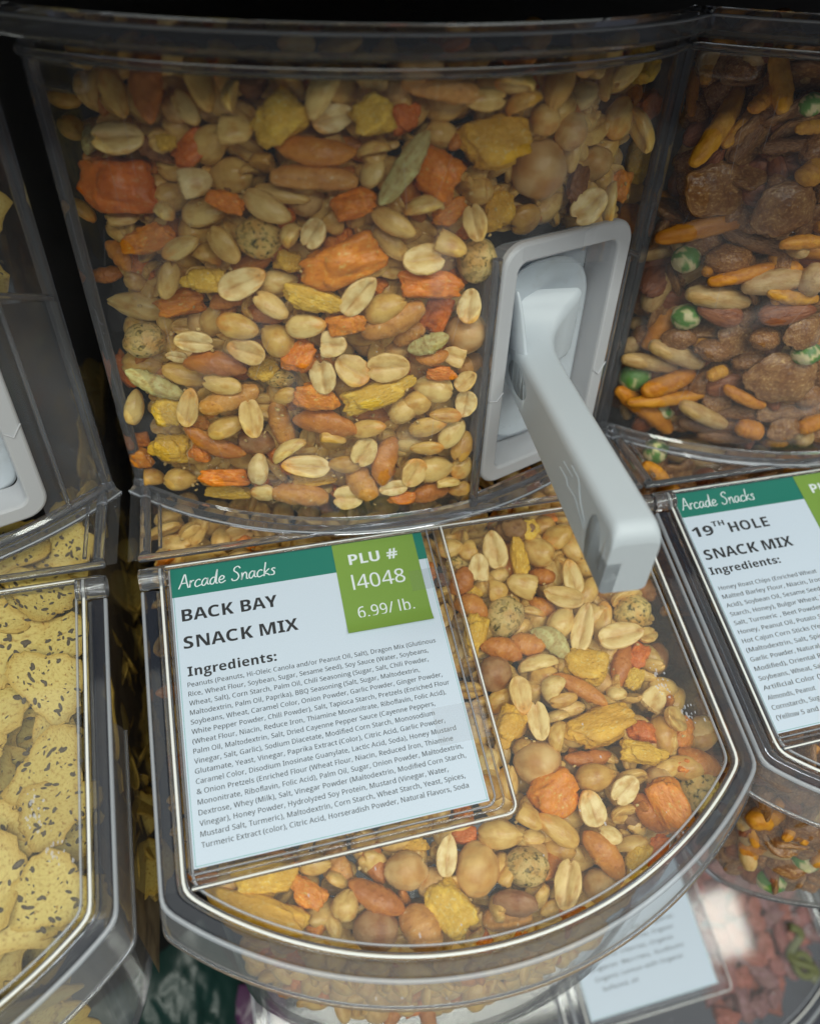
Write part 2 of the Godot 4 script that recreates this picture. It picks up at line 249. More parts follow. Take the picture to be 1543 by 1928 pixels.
func box(a: Vector3, b: Vector3, bevel := 0.0) -> ArrayMesh:
	# a box between two corners, edges bevelled on the z-rings
	var rings := []
	var lo := a.min(b)
	var hi := a.max(b)
	var zs := [[lo.z, bevel], [lo.z + bevel, 0.0], [hi.z - bevel, 0.0], [hi.z, bevel]] if bevel > 0 else [[lo.z, 0.0], [hi.z, 0.0]]
	for z in zs:
		var i: float = z[1]
		var r := PackedVector3Array()
		var c := bevel
		if c > 0:
			for q in [[lo.x + i, lo.y + c], [lo.x + c, lo.y + i], [hi.x - c, lo.y + i], [hi.x - i, lo.y + c], [hi.x - i, hi.y - c], [hi.x - c, hi.y - i], [lo.x + c, hi.y - i], [lo.x + i, hi.y - c]]:
				r.append(Vector3(q[0], q[1], z[0]))
		else:
			for q in [[lo.x, lo.y], [hi.x, lo.y], [hi.x, hi.y], [lo.x, hi.y]]:
				r.append(Vector3(q[0], q[1], z[0]))
		rings.append(r)
	return loft(rings)


# a round or oval bar along points
func bar(pts: Array, r: float, n := 8, squash := 1.0) -> ArrayMesh:
	var rings := []
	for i in pts.size():
		var t: Vector3 = (pts[mini(i + 1, pts.size() - 1)] - pts[maxi(i - 1, 0)]).normalized()
		var s := t.cross(Vector3.UP if absf(t.y) < 0.9 else Vector3.RIGHT).normalized()
		var u := s.cross(t)
		var ring := PackedVector3Array()
		for k in n:
			var w := TAU * k / n
			ring.append(pts[i] + s * cos(w) * r + u * sin(w) * r * squash)
		rings.append(ring)
	return loft(rings, true, true, false)


func lid_at(u: float, v: float, n: float) -> Vector3:
	return Vector3(u, 0, 0) + lid_d * v + lid_n * n


# the D-shaped outline of the lid grown by o; dv pushes its bowed front out
func lid_outline(o: float, dv := 0.0, v0 := -1.0) -> Array:
	var rad := 169.9 + o
	var cv := 164.5 - 169.9 + dv
	var half := 109.5 + o
	var vc := cv + sqrt(rad * rad - half * half)
	var p := []
	for i in 14:
		var t := i / 14.0
		p.append(Vector2(105.5 - half, lerpf(v0, vc, 1 - (1 - t) * (1 - t))))
	var a0 := asin(half / rad)
	for i in 65:
		var a := lerpf(-a0, a0, i / 64.0)
		p.append(Vector2(105.5 + rad * sin(a), cv + rad * cos(a)))
	for i in range(13, -1, -1):
		var t := i / 14.0
		p.append(Vector2(105.5 + half, lerpf(v0, vc, 1 - (1 - t) * (1 - t))))
	for pass_ in 4:
		var q := p.duplicate()
		for c in [14, 78]:
			for k in range(c - 3, c + 4):
				q[k] = (p[k - 1] + p[k] * 2 + p[k + 1]) / 4
		p = q
	return p


# a solid whose cross-section (o, n, dv) runs round the lid outline
func lid_sweep(profile: Array, v0 := -1.0, sharp := true) -> ArrayMesh:
	var lines := []
	for q in profile:
		lines.append(lid_outline(q[0], q[2], v0))
	var rings := []
	for i in lines[0].size():
		var r := PackedVector3Array()
		for k in profile.size():
			r.append(lid_at(lines[k][i].x, lines[k][i].y, profile[k][1]))
		rings.append(r)
	return loft(rings, true, true, sharp)


# point on the hopper's bowed front, a in -1..1 from the left corner to the right one, grown by o
func front_at(a: float, o := 0.0) -> Vector3:
	var w := a * asin(119.0 / 162.0)
	return Vector3(105.5 + (162 + o) * sin(w), 0, -165.5 + (162 + o) * cos(w))


func front_sweep(profile: Array, from := -1.0, to := 1.0, steps := 48, sharp := true) -> ArrayMesh:
	var rings := []
	for i in steps + 1:
		var r := PackedVector3Array()
		for q in profile:
			r.append(front_at(lerpf(from, to, i / float(steps)), q[0]) + Vector3(0, q[1], 0))
		rings.append(r)
	return loft(rings, true, true, sharp)


func sheet(rows: Array) -> ArrayMesh:
	return loft(rows, false, false, false)


func rounded_rect(a: Vector2, b: Vector2, r: float, per := 6) -> PackedVector2Array:
	var p := PackedVector2Array()
	for c in [[b.x - r, b.y - r, 0], [a.x + r, b.y - r, 1], [a.x + r, a.y + r, 2], [b.x - r, a.y + r, 3]]:
		for k in per + 1:
			var w: float = (c[2] + k / float(per)) * PI / 2
			p.append(Vector2(c[0] + r * cos(w), c[1] + r * sin(w)))
	return p


# ------------------------------------------------------------------ materials
func lin(r: float, g: float, b: float, a := 1.0) -> Color:
	var c := Color(r, g, b).linear_to_srgb()
	c.a = a
	return c


func mat(key: String, c: Color, rough := 0.6) -> StandardMaterial3D:
	var m := StandardMaterial3D.new()
	m.resource_name = key
	m.albedo_color = c
	m.roughness = rough
	mats[key] = m
	return m


func noise_tex(freq: float, seed_: int, ramp: Array, type := FastNoiseLite.TYPE_SIMPLEX_SMOOTH, size := 256, oct := 4) -> NoiseTexture2D:
	var n := FastNoiseLite.new()
	n.noise_type = type
	n.frequency = freq
	n.seed = seed_
	n.fractal_octaves = oct
	var t := NoiseTexture2D.new()
	t.width = size
	t.height = size
	t.seamless = true
	t.noise = n
	if ramp.size():
		var g := Gradient.new()
		var off := PackedFloat32Array()
		var col := PackedColorArray()
		for q in ramp:
			off.append(q[0])
			col.append(q[1])
		g.offsets = off
		g.colors = col
		t.color_ramp = g
	return t


func food(key: String, cols: Array, tex: Texture2D, bump: Texture2D, relief: float, scale: float, rough := 0.55, stretch := Vector3.ONE) -> void:
	var list := []
	for i in cols.size():
		var c: Array = cols[i]
		var m := mat("%s_%d" % [key, i], lin(c[0], c[1], c[2]), rough)
		m.vertex_color_use_as_albedo = true
		m.albedo_texture = tex
		m.uv1_triplanar = true
		m.uv1_scale = stretch * scale
		m.uv1_offset = Vector3(i * 0.37, i * 0.21, i * 0.53)
		m.heightmap_enabled = true
		m.heightmap_texture = bump
		m.heightmap_scale = relief
		m.metallic_specular = 0.45
		list.append(m)
	mats[key] = list


func make_materials() -> void:
	var m := mat("clear_pane", Color(0.78, 0.78, 0.80, 0.055), 0.05)
	m.transparency = BaseMaterial3D.TRANSPARENCY_ALPHA
	m = mat("lid_pane", Color(0.72, 0.74, 0.76, 0.06), 0.06)
	m.transparency = BaseMaterial3D.TRANSPARENCY_ALPHA
	m = mat("clear_solid", Color(0.86, 0.87, 0.90, 0.075), 0.03)
	m.refraction_enabled = true
	m.refraction_scale = 0.049
	m = mat("trough_pane", Color(0.60, 0.61, 0.64, 0.10), 0.10)
	m.transparency = BaseMaterial3D.TRANSPARENCY_ALPHA
	m = mat("hazy_skirt", Color(0.66, 0.67, 0.70, 0.22), 0.14)
	m.transparency = BaseMaterial3D.TRANSPARENCY_ALPHA
	m = mat("dark_reflection_tint", lin(0.05, 0.057, 0.08, 0.36), 0.06)  # navy tint paints the dark gap mirrored and refracted in clear plastic
	m.transparency = BaseMaterial3D.TRANSPARENCY_ALPHA
	m = mat("white_glint_paint", Color(0.99, 0.99, 0.98, 0.92), 0.2)  # near-white colour paints lamp glints onto the edge beads
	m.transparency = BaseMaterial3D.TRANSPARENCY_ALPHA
	m = mat("smear_reflection", Color(0.86, 0.86, 0.88, 0.022), 0.3)  # thin pale film painting milky reflections on the hopper
	m.transparency = BaseMaterial3D.TRANSPARENCY_ALPHA
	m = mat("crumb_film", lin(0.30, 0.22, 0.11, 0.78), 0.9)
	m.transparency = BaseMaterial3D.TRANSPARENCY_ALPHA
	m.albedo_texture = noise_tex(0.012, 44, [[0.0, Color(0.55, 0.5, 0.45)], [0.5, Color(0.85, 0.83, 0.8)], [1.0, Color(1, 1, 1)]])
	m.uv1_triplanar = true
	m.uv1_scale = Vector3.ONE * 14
	m = mat("grey_glint_paint", Color(0.80, 0.82, 0.86, 0.42), 0.2)  # greyer colour for the softer painted glints along clear edges
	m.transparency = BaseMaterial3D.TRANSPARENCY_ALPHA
	m = mat("frosted", lin(0.60, 0.61, 0.65, 0.86), 0.38)
	m.transparency = BaseMaterial3D.TRANSPARENCY_ALPHA
	m = mat("grey_plastic", lin(0.63, 0.69, 0.765), 0.42)
	m.heightmap_enabled = true
	m.heightmap_texture = noise_tex(0.06, 5, [])
	m.heightmap_scale = 0.004
	m.uv1_triplanar = true
	m.uv1_scale = Vector3.ONE * 25
	m.albedo_texture = noise_tex(0.008, 41, [[0.0, Color(0.90, 0.89, 0.87)], [0.4, Color(0.985, 0.985, 0.98)], [1.0, Color(1, 1, 1)]])
	m.roughness_texture = noise_tex(0.01, 42, [[0.0, Color(0.55, 0.55, 0.55)], [1.0, Color(1, 1, 1)]])
	m = mat("black_shelf", lin(0.018, 0.017, 0.017), 0.5)
	m.heightmap_enabled = true
	m.heightmap_texture = noise_tex(0.1, 6, [])
	m.heightmap_scale = 0.01
	m.uv1_triplanar = true
	m.uv1_scale = Vector3.ONE * 20
	var paper := noise_tex(0.12, 9, [[0.0, Color(0.95, 0.95, 0.95)], [1.0, Color(1, 1, 1)]])
	for a in [["paper", 0.645, 0.742, 0.885], ["teal", 0.012, 0.20, 0.155], ["green", 0.21, 0.36, 0.062], ["ink", 0.02, 0.022, 0.028], ["white_print", 0.76, 0.83, 0.88], ["pale_teal", 0.25, 0.48, 0.50]]:
		m = mat(a[0], lin(a[1], a[2], a[3]), 0.45)
		if a[0] in ["paper", "teal", "green"]:
			m.albedo_texture = paper
			m.uv1_triplanar = true
			m.uv1_scale = Vector3.ONE * 60
	mats.ink.roughness = 0.6
	m = mat("scuff", Color(0.85, 0.85, 0.88, 0.5), 0.6)
	m.transparency = BaseMaterial3D.TRANSPARENCY_ALPHA
	# foods
	var W := Color.WHITE
	var mottle := noise_tex(0.010, 1, [[0.0, Color(0.86, 0.76, 0.62)], [0.40, Color(0.95, 0.92, 0.87)], [0.6, W], [1.0, W]])
	var toast := noise_tex(0.012, 2, [[0.0, Color(0.74, 0.60, 0.46)], [0.45, Color(0.94, 0.87, 0.80)], [0.62, W], [1.0, W]])
	var crust := noise_tex(0.016, 4, [[0.0, Color(0.66, 0.52, 0.38)], [0.32, Color(0.90, 0.84, 0.74)], [0.52, W], [0.80, Color(1, 1, 0.95)], [1.0, Color(1, 1, 1)]])
	var flecks := noise_tex(0.026, 8, [[0.0, Color(0.12, 0.17, 0.07)], [0.25, Color(0.26, 0.30, 0.13)], [0.30, Color(0.62, 0.63, 0.38)], [0.35, Color(0.92, 0.90, 0.78)], [0.5, W], [1.0, Color(1, 0.94, 0.80)]], FastNoiseLite.TYPE_SIMPLEX_SMOOTH, 256, 5)
	var seeds := noise_tex(0.03, 10, [[0.0, Color(0.6, 0.5, 0.45)], [0.5, Color(0.85, 0.8, 0.75)], [0.66, W], [0.72, Color(1, 1, 1)], [1.0, Color(1, 1, 1)]])
	var patches := noise_tex(0.006, 12, [[0.0, W], [0.60, Color(0.95, 1, 0.9)], [0.66, Color(1, 1, 1)], [1.0, Color(1, 1, 1)]])
	var specks := noise_tex(0.05, 14, [[0.0, Color(0.55, 0.40, 0.28)], [0.18, Color(0.76, 0.64, 0.48)], [0.28, Color(0.94, 0.90, 0.82)], [0.5, W], [1.0, Color(1, 1, 0.96)]])
	# seasoning: a main colour with browned hollows and pale grains
	var dusted := func(seed_: int, main: Color, dark: Color) -> NoiseTexture2D:
		return noise_tex(0.02, seed_, [[0.0, dark], [0.16, dark.lerp(main, 0.55)], [0.28, main], [0.66, main], [0.74, main.lerp(W, 0.25)], [0.84, main.lerp(W, 0.5)], [1.0, W]], FastNoiseLite.TYPE_SIMPLEX_SMOOTH, 256, 5)
	var orange_dust: NoiseTexture2D = dusted.call(31, lin(0.93, 0.335, 0.036), lin(0.60, 0.15, 0.03))
	var yellow_dust: NoiseTexture2D = dusted.call(32, lin(0.92, 0.62, 0.10), lin(0.60, 0.34, 0.06))
	var brown_dust: NoiseTexture2D = dusted.call(33, lin(0.74, 0.40, 0.115), lin(0.42, 0.18, 0.05))
	var sesame := noise_tex(0.04, 10, [[0.0, lin(0.22, 0.15, 0.11)], [0.35, lin(0.46, 0.33, 0.25)], [0.66, lin(0.54, 0.41, 0.32)], [0.73, lin(0.62, 0.50, 0.40)], [0.78, W], [1.0, W]], FastNoiseLite.TYPE_SIMPLEX_SMOOTH, 256, 3)
	var fine := noise_tex(0.05, 20, [])
	var coarse := noise_tex(0.02, 21, [])
	var long := Vector3(2.0, 0.8, 0.8)
	food("peanut", [[0.80, 0.54, 0.165], [0.74, 0.465, 0.115], [0.83, 0.59, 0.20], [0.76, 0.495, 0.13], [0.85, 0.63, 0.23], [0.67, 0.385, 0.085]], mottle, fine, 0.012, 0.7, 0.28)
	food("pale_peanut", [[0.90, 0.71, 0.33], [0.88, 0.67, 0.28], [0.84, 0.60, 0.22]], mottle, fine, 0.010, 0.7, 0.36)
	food("rice_cracker", [[0.84, 0.58, 0.26], [0.92, 0.68, 0.30], [0.76, 0.50, 0.24]], brown_dust, coarse, 0.035, 0.8, 0.36, long)
	food("tan_cracker", [[0.92, 0.82, 0.60], [0.96, 0.90, 0.70]], brown_dust, coarse, 0.035, 0.8, 0.42, long)
	food("orange_piece", [[0.98, 0.82, 0.40], [0.99, 0.95, 0.45], [0.84, 0.58, 0.40]], orange_dust, coarse, 0.035, 1.3, 0.38)
	food("yellow_piece", [[0.98, 0.88, 0.50], [0.99, 0.94, 0.62], [0.95, 0.80, 0.46]], yellow_dust, coarse, 0.05, 1.6, 0.55)
	food("dark_piece", [[0.30, 0.13, 0.045], [0.36, 0.19, 0.06]], crust, coarse, 0.04, 1.0, 0.5)
	food("beige_ball", [[0.76, 0.51, 0.20], [0.72, 0.48, 0.21], [0.80, 0.51, 0.16]], mottle, fine, 0.015, 0.6, 0.42)
	food("flecked_ball", [[0.76, 0.56, 0.19], [0.72, 0.54, 0.22]], flecks, fine, 0.03, 0.8, 0.48)
	food("brown_ball", [[0.46, 0.26, 0.11], [0.42, 0.22, 0.10]], toast, fine, 0.02, 0.7, 0.45)
	food("green_cracker", [[0.66, 0.64, 0.27]], toast, coarse, 0.04, 1.0, 0.55, long)
	food("corn_stick", [[0.70, 0.32, 0.022], [0.66, 0.27, 0.02], [0.72, 0.37, 0.04]], mottle, coarse, 0.03, 0.9, 0.5, long)
	food("almond", [[0.34, 0.12, 0.048], [0.38, 0.145, 0.055]], toast, coarse, 0.05, 1.0, 0.42)
	food("pea", [[0.72, 0.62, 0.36], [0.64, 0.58, 0.32]], patches, fine, 0.02, 1.0, 0.4)
	food("glazed_nut", [[0.70, 0.42, 0.17], [0.62, 0.38, 0.17]], sesame, coarse, 0.05, 1.1, 0.24)
	food("sesame_chip", [[0.66, 0.43, 0.19], [0.72, 0.48, 0.22]], sesame, coarse, 0.05, 1.0, 0.3)
	food("tan_stick", [[0.64, 0.45, 0.19], [0.60, 0.42, 0.20]], mottle, fine, 0.03, 1.0, 0.45)
	food("brown_stick", [[0.34, 0.18, 0.075]], seeds, coarse, 0.06, 1.3, 0.42)
	food("crisp", [[0.63, 0.49, 0.14], [0.68, 0.54, 0.165], [0.59, 0.45, 0.125]], specks, coarse, 0.035, 1.2, 0.6)
	food("crisp_seed", [[0.12, 0.095, 0.065]], crust, fine, 0.02, 3.0, 0.4)
	food("pink_fruit", [[0.33, 0.11, 0.12], [0.27, 0.13, 0.16], [0.40, 0.13, 0.11]], crust, coarse, 0.05, 1.2, 0.5)
	food("bag_green", [[0.008, 0.030, 0.026]], mottle, coarse, 0.05, 1.0, 0.3)
	food("bag_purple", [[0.07, 0.02, 0.07]], mottle, coarse, 0.05, 1.0, 0.25)
	food("olive", [[0.15, 0.16, 0.07]], crust, coarse, 0.05, 1.0, 0.6)


# ------------------------------------------------------------------ shelves
func build_shelves() -> void:
	for a in [["shelf_board", "black shelf board over the tops of the bins", 208.0, 224.0, 52.0], ["shelf_board", "black shelf board that the three bins stand on", -195.0, -178.0, 40.0], ["shelf_board", "black shelf board under the lowest bins", -585.0, -570.0, 60.0]]:
		var t := thing(a[0], Vector3(105, a[2], -80), a[1], "shelf", "black shelf boards")
		part("board", box(Vector3(-700, 0, -185), Vector3(700, a[3] - a[2], a[4] + 80), 1.5), mats.black_shelf, t)
		part("front_lip", box(Vector3(-700, -4 if a[2] < 0 else 0, a[4] + 80.2), Vector3(700, a[3] - a[2] + 8, a[4] + 83), 0.8), mats.black_shelf, t)
	var f := part("aisle_floor", box(Vector3(-3200, -1420, 200), Vector3(3200, -1400, 5000), 1.0), mat("floor_tile", lin(0.55, 0.54, 0.51), 0.3), self)
	f.set_meta("kind", "structure")
	f.set_meta("label", "pale floor of the aisle in front of the shelves")
	var b := thing("back_panel", Vector3(105, -585, -270), "black back panel behind the row of bins", "back panel")
	part("panel", box(Vector3(-700, 0, -4), Vector3(700, 830, 0), 0.5), mats.black_shelf, b)


# ------------------------------------------------------------------ bins
const BIN_BASE := Vector3(105.5, -175, -50)


func piece(n: String, m: Mesh, key: String, parent: Node3D) -> MeshInstance3D:
	# a part of a bin, its mesh in the bin's own label coordinates
	return part(n, m, mats[key], parent, -BIN_BASE if not parent.has_meta("inner") else Vector3.ZERO)


func holder_at(s: float, y: float, k: float) -> Vector3:
	return Vector3(138, 0, -9) + Vector3(0.937, 0, -0.349) * s + Vector3(0, y, 0) + Vector3(0.349, 0, 0.937) * k


func build_bins() -> void:
	var b := thing("bulk_food_bin", BIN_BASE, "clear plastic bulk food bin in the middle, full of yellow and orange peanut snack mix", "food bin", "clear bulk food bins side by side on the shelf")
	# hopper: the bowed front, its sides, posts, rims
	var a_cut := asin((136.0 - 105.5) / 162.0) / asin(119.0 / 162.0)
	var rows := []
	for i in 41:
		var a := lerpf(-1, 1, i / 40.0)
		var p := front_at(a)
		var low := 9.0 if a <= a_cut else lerpf(121, 99, (a - a_cut) / (1 - a_cut))
		rows.append(PackedVector3Array([p + Vector3(0, low, 0), p + Vector3(0, 188, 0)]))
	piece("hopper_front", sheet(rows), "clear_pane", b)
	piece("smear_reflections", smear_reflections(), "smear_reflection", b).set_meta("kind", "stuff")
	piece("crumb_dust", dust(21, 260), "scuff", b).set_meta("kind", "stuff")
	for s in [[-13.5, "left"], [224.5, "right"]]:
		var x: float = s[0]
		piece("side_wall", sheet([PackedVector3Array([Vector3(x, -168, -240), Vector3(x, 188, -240)]), PackedVector3Array([Vector3(x, -168, -54), Vector3(x, 188, -54)])]), "trough_pane", b)
		var dx := 2.0 if s[1] == "left" else -2.0
		piece("corner_post", bar([Vector3(x + dx, 6, -56), Vector3(x + dx, 60, -56), Vector3(x + dx, 120, -56), Vector3(x + dx, 188, -56)], 2.6, 10), "clear_solid", b)
	piece("base_rim", front_sweep([[-0.5, 3.0], [-0.5, 9.0], [0.6, 10.2], [1.6, 9.0], [2.0, 6.6], [4.6, 5.4], [5.4, 4.0], [4.4, 2.6]]), "clear_solid", b)
	piece("base_glint", front_sweep([[5.2, 4.6], [5.6, 5.0], [5.3, 5.5], [4.8, 5.4]], -1, 1, 48, false), "grey_glint_paint", b)
	piece("top_glint", front_sweep([[8.2, 190.6], [8.7, 190.9], [8.6, 191.6], [8.1, 191.6]], -1, 1, 48, false), "grey_glint_paint", b)
	piece("top_rim", front_sweep([[-1, 183], [-1, 191], [1, 193], [4, 192.4], [6.5, 193], [8.5, 191.5], [8.5, 186.5], [6.5, 185.2], [4, 186.4], [1.5, 184]]), "clear_solid", b)
	piece("top_bead", front_sweep([[0.2, 179.6], [0.2, 181.4], [1.6, 182], [2.4, 180.5], [1.6, 179]], -1, 1, 48, false), "clear_solid", b)
	var tab := []
	for q in rounded_rect(Vector2(0.02, 170.5), Vector2(0.30, 181), 5, 5):
		tab.append(q)
	var tab_rings := []
	for pr in [[0.3, 0.0], [0.3, 1.8], [0.9, 2.6], [2.0, 2.6], [2.6, 1.8], [2.6, 0.0]]:
		var r := PackedVector3Array()
		for k in 24:
			var w := TAU * k / 24
			var e: float = pr[0]
			var ca := signf(cos(w)) * pow(absf(cos(w)), 0.5)
			var sa := signf(sin(w)) * pow(absf(sin(w)), 0.5)
			r.append(front_at(-0.87 + (12.5 - e) / 138.0 * ca, pr[1] + 0.2) + Vector3(0, 175.5 + (5.2 - e) * sa, 0))
		tab_rings.append(r)
	piece("corner_tab", loft(tab_rings, true, false, false), "clear_pane", b)
	# clear tape on the left wall, its white edges
	for q in [[Vector3(-13.2, 176, -62), Vector3(-13.2, 176, -80)], [Vector3(-13.2, 176, -80), Vector3(-13.2, 100, -80)], [Vector3(-13.2, 84, -62), Vector3(-13.2, 84, -78)], [Vector3(-13.2, 84, -78), Vector3(-13.2, 22, -78)]]:
		piece("tape_edge", bar([q[0], q[1]], 0.28, 5), "scuff", b)
	# fixed cover between hopper and lid, and the trough below
	rows = []
	for i in 41:
		var p := front_at(lerpf(-1, 1, i / 40.0), 4.5)
		var zl := maxf(-6.0, p.z)
		rows.append(PackedVector3Array([p + Vector3(0, 4.2, 0), Vector3(p.x, 2.0 + 0.1 * (-6 - minf(zl, -6.0)), zl)]))
	piece("fixed_cover", sheet(rows), "clear_pane", b)
	piece("hinge_bar", front_bar(-12.3, 223.5, -6.4, 0.6, 1.7, 1.2), "clear_solid", b)
	for x in [-8.5, 219.5]:
		var sx := signf(x - 100)
		piece("cover_edge", bar([Vector3(x + sx, 7, -52), Vector3(x + sx, 3.0, -8)], 2.4, 10), "clear_solid", b)
		piece("cover_edge", bar([Vector3(x - 5 * sx, 6, -48), Vector3(x - 5 * sx, 2.4, -12)], 0.9, 8), "clear_solid", b)
	piece("trough_rim", lid_sweep([[0.9, -4.0, 0], [0.9, -0.9, 0], [2.2, -0.7, -0.6], [2.2, -4.0, -0.6]], 9.0), "clear_solid", b)
	piece("rim_band", lid_sweep([[2.3, -6.0, -0.7], [2.3, -0.2, -0.7], [2.7, 0.3, -0.7], [6.4, 0.3, -0.9], [6.9, -0.3, -0.8], [6.9, -6.0, -0.8]], 9.0), "dark_reflection_tint", b)
	piece("rim_bead", lid_sweep([[7.0, -1.6, -0.8], [7.0, 0.1, -0.8], [7.4, 0.55, -0.7], [8.0, 0.4, -0.5], [8.4, -0.3, -0.3], [8.4, -1.6, -0.3]], 9.0, false), "grey_glint_paint", b)
	piece("rim_skirt", skirt(), "hazy_skirt", b)
	piece("skirt_edge", lid_sweep([[9.2, -17.6, 6.6], [9.2, -16.4, 6.6], [9.9, -15.9, 6.8], [10.6, -16.4, 7.0], [10.6, -17.6, 7.0], [9.9, -18.1, 6.8]], 60.0, false), "clear_solid", b)
	var foot := []
	for i in 15:
		foot.append(Vector2(-5.0, lerpf(-235, 109, i / 15.0)))
	for i in 49:
		var w := lerpf(-1, 1, i / 48.0) * asin(110.5 / 162.0)
		foot.append(Vector2(105.5 + 162 * sin(w), -9 + 162 * cos(w)))
	for i in range(14, -1, -1):
		foot.append(Vector2(216.0, lerpf(-235, 109, i / 15.0)))
	for pass_ in 10:
		var q := foot.duplicate()
		for c in [15, 63]:
			for k in range(c - 5, c + 6):
				q[k] = (foot[k - 1] + foot[k] * 2 + foot[k + 1]) / 4
		foot = q
	rows = []
	for lv in [[999.0, 0.0], [-110.0, 0.6], [-164.0, 1.4], [-172.0, 3.0], [-177.0, 7.0]]:
		var r := PackedVector3Array()
		for p in foot:
			var c: Vector2 = (Vector2(105.5, minf(p.y, 60)) - p).normalized() * lv[1]
			var y: float = (minf(4.0, 2.0 - 0.404 * p.y) - 6.0) if lv[0] > 900 else lv[0]
			r.append(Vector3(p.x + c.x, y, p.y + c.y))
		rows.append(r)
	piece("trough_wall", sheet(rows), "trough_pane", b)
	piece("trough_foot", bar(Array(rows[4]).slice(2, 77), 1.5, 8), "dark_reflection_tint", b)
	var floor_rows := []
	for i in 39:
		floor_rows.append(PackedVector3Array([rows[4][i] + Vector3(0, -0.6, 0), rows[4][78 - i] + Vector3(0, -0.6, 0)]))
	piece("trough_floor", sheet(floor_rows), "trough_pane", b)
	# recess in the hopper's lower right corner and the scoop holder in it
	var cut := front_at(a_cut)
	var back := Vector3(0.349, 0, 0.937) * -34
	piece("recess_wall", sheet([PackedVector3Array([cut + Vector3(0, 8, 0), cut + Vector3(0, 120, 0)]), PackedVector3Array([cut + back + Vector3(0, 8, 0), cut + back + Vector3(0, 116, 0)])]), "hazy_skirt", b)
	piece("recess_post", bar([cut + Vector3(0.4, 6, 0), cut + Vector3(0.4, 60, 0), cut + Vector3(0.4, 121, 0)], 2.0, 10), "clear_solid", b)
	piece("recess_ceiling", sheet([PackedVector3Array([Vector3(137, 120, -9), Vector3(148, 117, -42)]), PackedVector3Array([Vector3(203, 112, -33), Vector3(192, 112, -66)]), PackedVector3Array([Vector3(223, 99.5, -56), Vector3(222, 99.5, -84)])]), "clear_pane", b)
	piece("recess_edge", bar([Vector3(202, 111.5, -32.5), Vector3(213, 105, -44), Vector3(223.5, 99, -54.5)], 1.2, 8), "clear_solid", b)
	piece("recess_back", sheet([PackedVector3Array([holder_at(66, 9, -2), holder_at(66, 112, -2)]), PackedVector3Array([Vector3(222, 9, -57), Vector3(222, 100, -57)])]), "hazy_skirt", b)
	piece("recess_fold", bar([holder_at(76, 10, -2), holder_at(76, 60, -2), holder_at(76, 106, -2)], 1.0, 8), "clear_solid", b)
	rows = []
	for i in 13:
		var t := i / 12.0
		var p := front_at(lerpf(a_cut, 1, t), 0.5)
		var c := holder_at(lerpf(0, 90, t), 0, -1)
		rows.append(PackedVector3Array([p + Vector3(0, 9.6, 0), Vector3(c.x, 9.6, minf(c.z, p.z - 0.5)), Vector3(c.x, 6.6, minf(c.z, p.z - 0.5)), p + Vector3(0, 6.6, 0)]))
	piece("recess_ledge", loft(rows), "clear_solid", b)
	var h := piece("scoop_holder", holder_ring([[0, 0], [0, 2.0], [0.5, 2.8], [1.3, 3.2], [6.6, 3.2], [7.3, 2.8], [7.6, 2.0], [7.6, -13], [6.2, -13], [6.2, 0]], 0), "frosted", b)
	h.set_meta("inner", true)
	part("holder_back", holder_dish(6.5, -13.5, -13.5, 1.6), mats.grey_plastic, h)
	part("holder_seam", bar([holder_at(-0.2, 61, 3.2), holder_at(3.6, 60, 3.4), holder_at(7.2, 63, 3.1)], 0.35, 6), mats.frosted, h)
	part("holder_seam", bar([holder_at(61.6, 58, 3.2), holder_at(65, 55, 3.5), holder_at(69, 60, 3.1)], 0.35, 6), mats.frosted, h)
	# the hinged lid: pane, ridge, back edge, hinge caps and the raised frame of the label pocket
	var lid_rows := []
	var ol := lid_outline(-2.6)
	for i in 47:
		var p: Vector2 = ol[i]
		var q: Vector2 = ol[92 - i]
		lid_rows.append(PackedVector3Array([lid_at(p.x, p.y, -1.0), lid_at(q.x, q.y, -1.0)]))
	var lid := piece("lid", sheet(lid_rows), "lid_pane", b)
	lid.set_meta("inner", true)
	piece("lid_ridge", lid_sweep([[-1.5, -1.3, 0], [-1.5, 0.3, 0], [-1.25, 1.05, 0], [-0.7, 1.45, 0], [0.0, 1.45, 0], [0.4, 1.05, 0], [0.6, 0.3, 0], [0.6, -1.3, 0]], 1.0, false), "clear_solid", lid)
	piece("ridge_glint", lid_sweep([[-0.75, 1.36, 0], [-0.7, 1.66, 0], [-0.2, 1.82, 0], [0.3, 1.66, 0], [0.35, 1.36, 0]], 1.0, false), "white_glint_paint", lid)  # pale bead painting the highlight along the ridge
	piece("inner_ridge", lid_sweep([[-3.9, -0.9, 0], [-3.9, 0.2, 0], [-3.5, 0.55, 0], [-3.1, 0.2, 0], [-3.1, -0.9, 0]], 1.0, false), "grey_glint_paint", lid)
	piece("back_edge", front_bar(-10.0, 221.5, -0.6, 0.2, 1.3, 1.0), "clear_solid", lid)
	piece("back_glint", bar([lid_at(-9, -0.6, 1.15), lid_at(60, -0.6, 1.2), lid_at(140, -0.6, 1.2), lid_at(221, -0.6, 1.15)], 0.32, 6), "white_glint_paint", lid)
	for x in [[-12.2, -1.5], [212.0, 223.5]]:
		piece("hinge_cap", bar([lid_at(x[0], 3.6, 0.4), lid_at(x[0] + 0.6, 3.6, 0.4), lid_at(lerpf(x[0], x[1], 0.5), 3.6, 0.4), lid_at(x[1], 3.6, 0.4)], 4.6, 14), "clear_solid", lid)
		piece("hinge_pin", bar([lid_at(x[0] + 1.2, 3.6, 0.4), lid_at(x[1] - 1.2, 3.6, 0.4)], 1.8, 10), "clear_pane", lid)
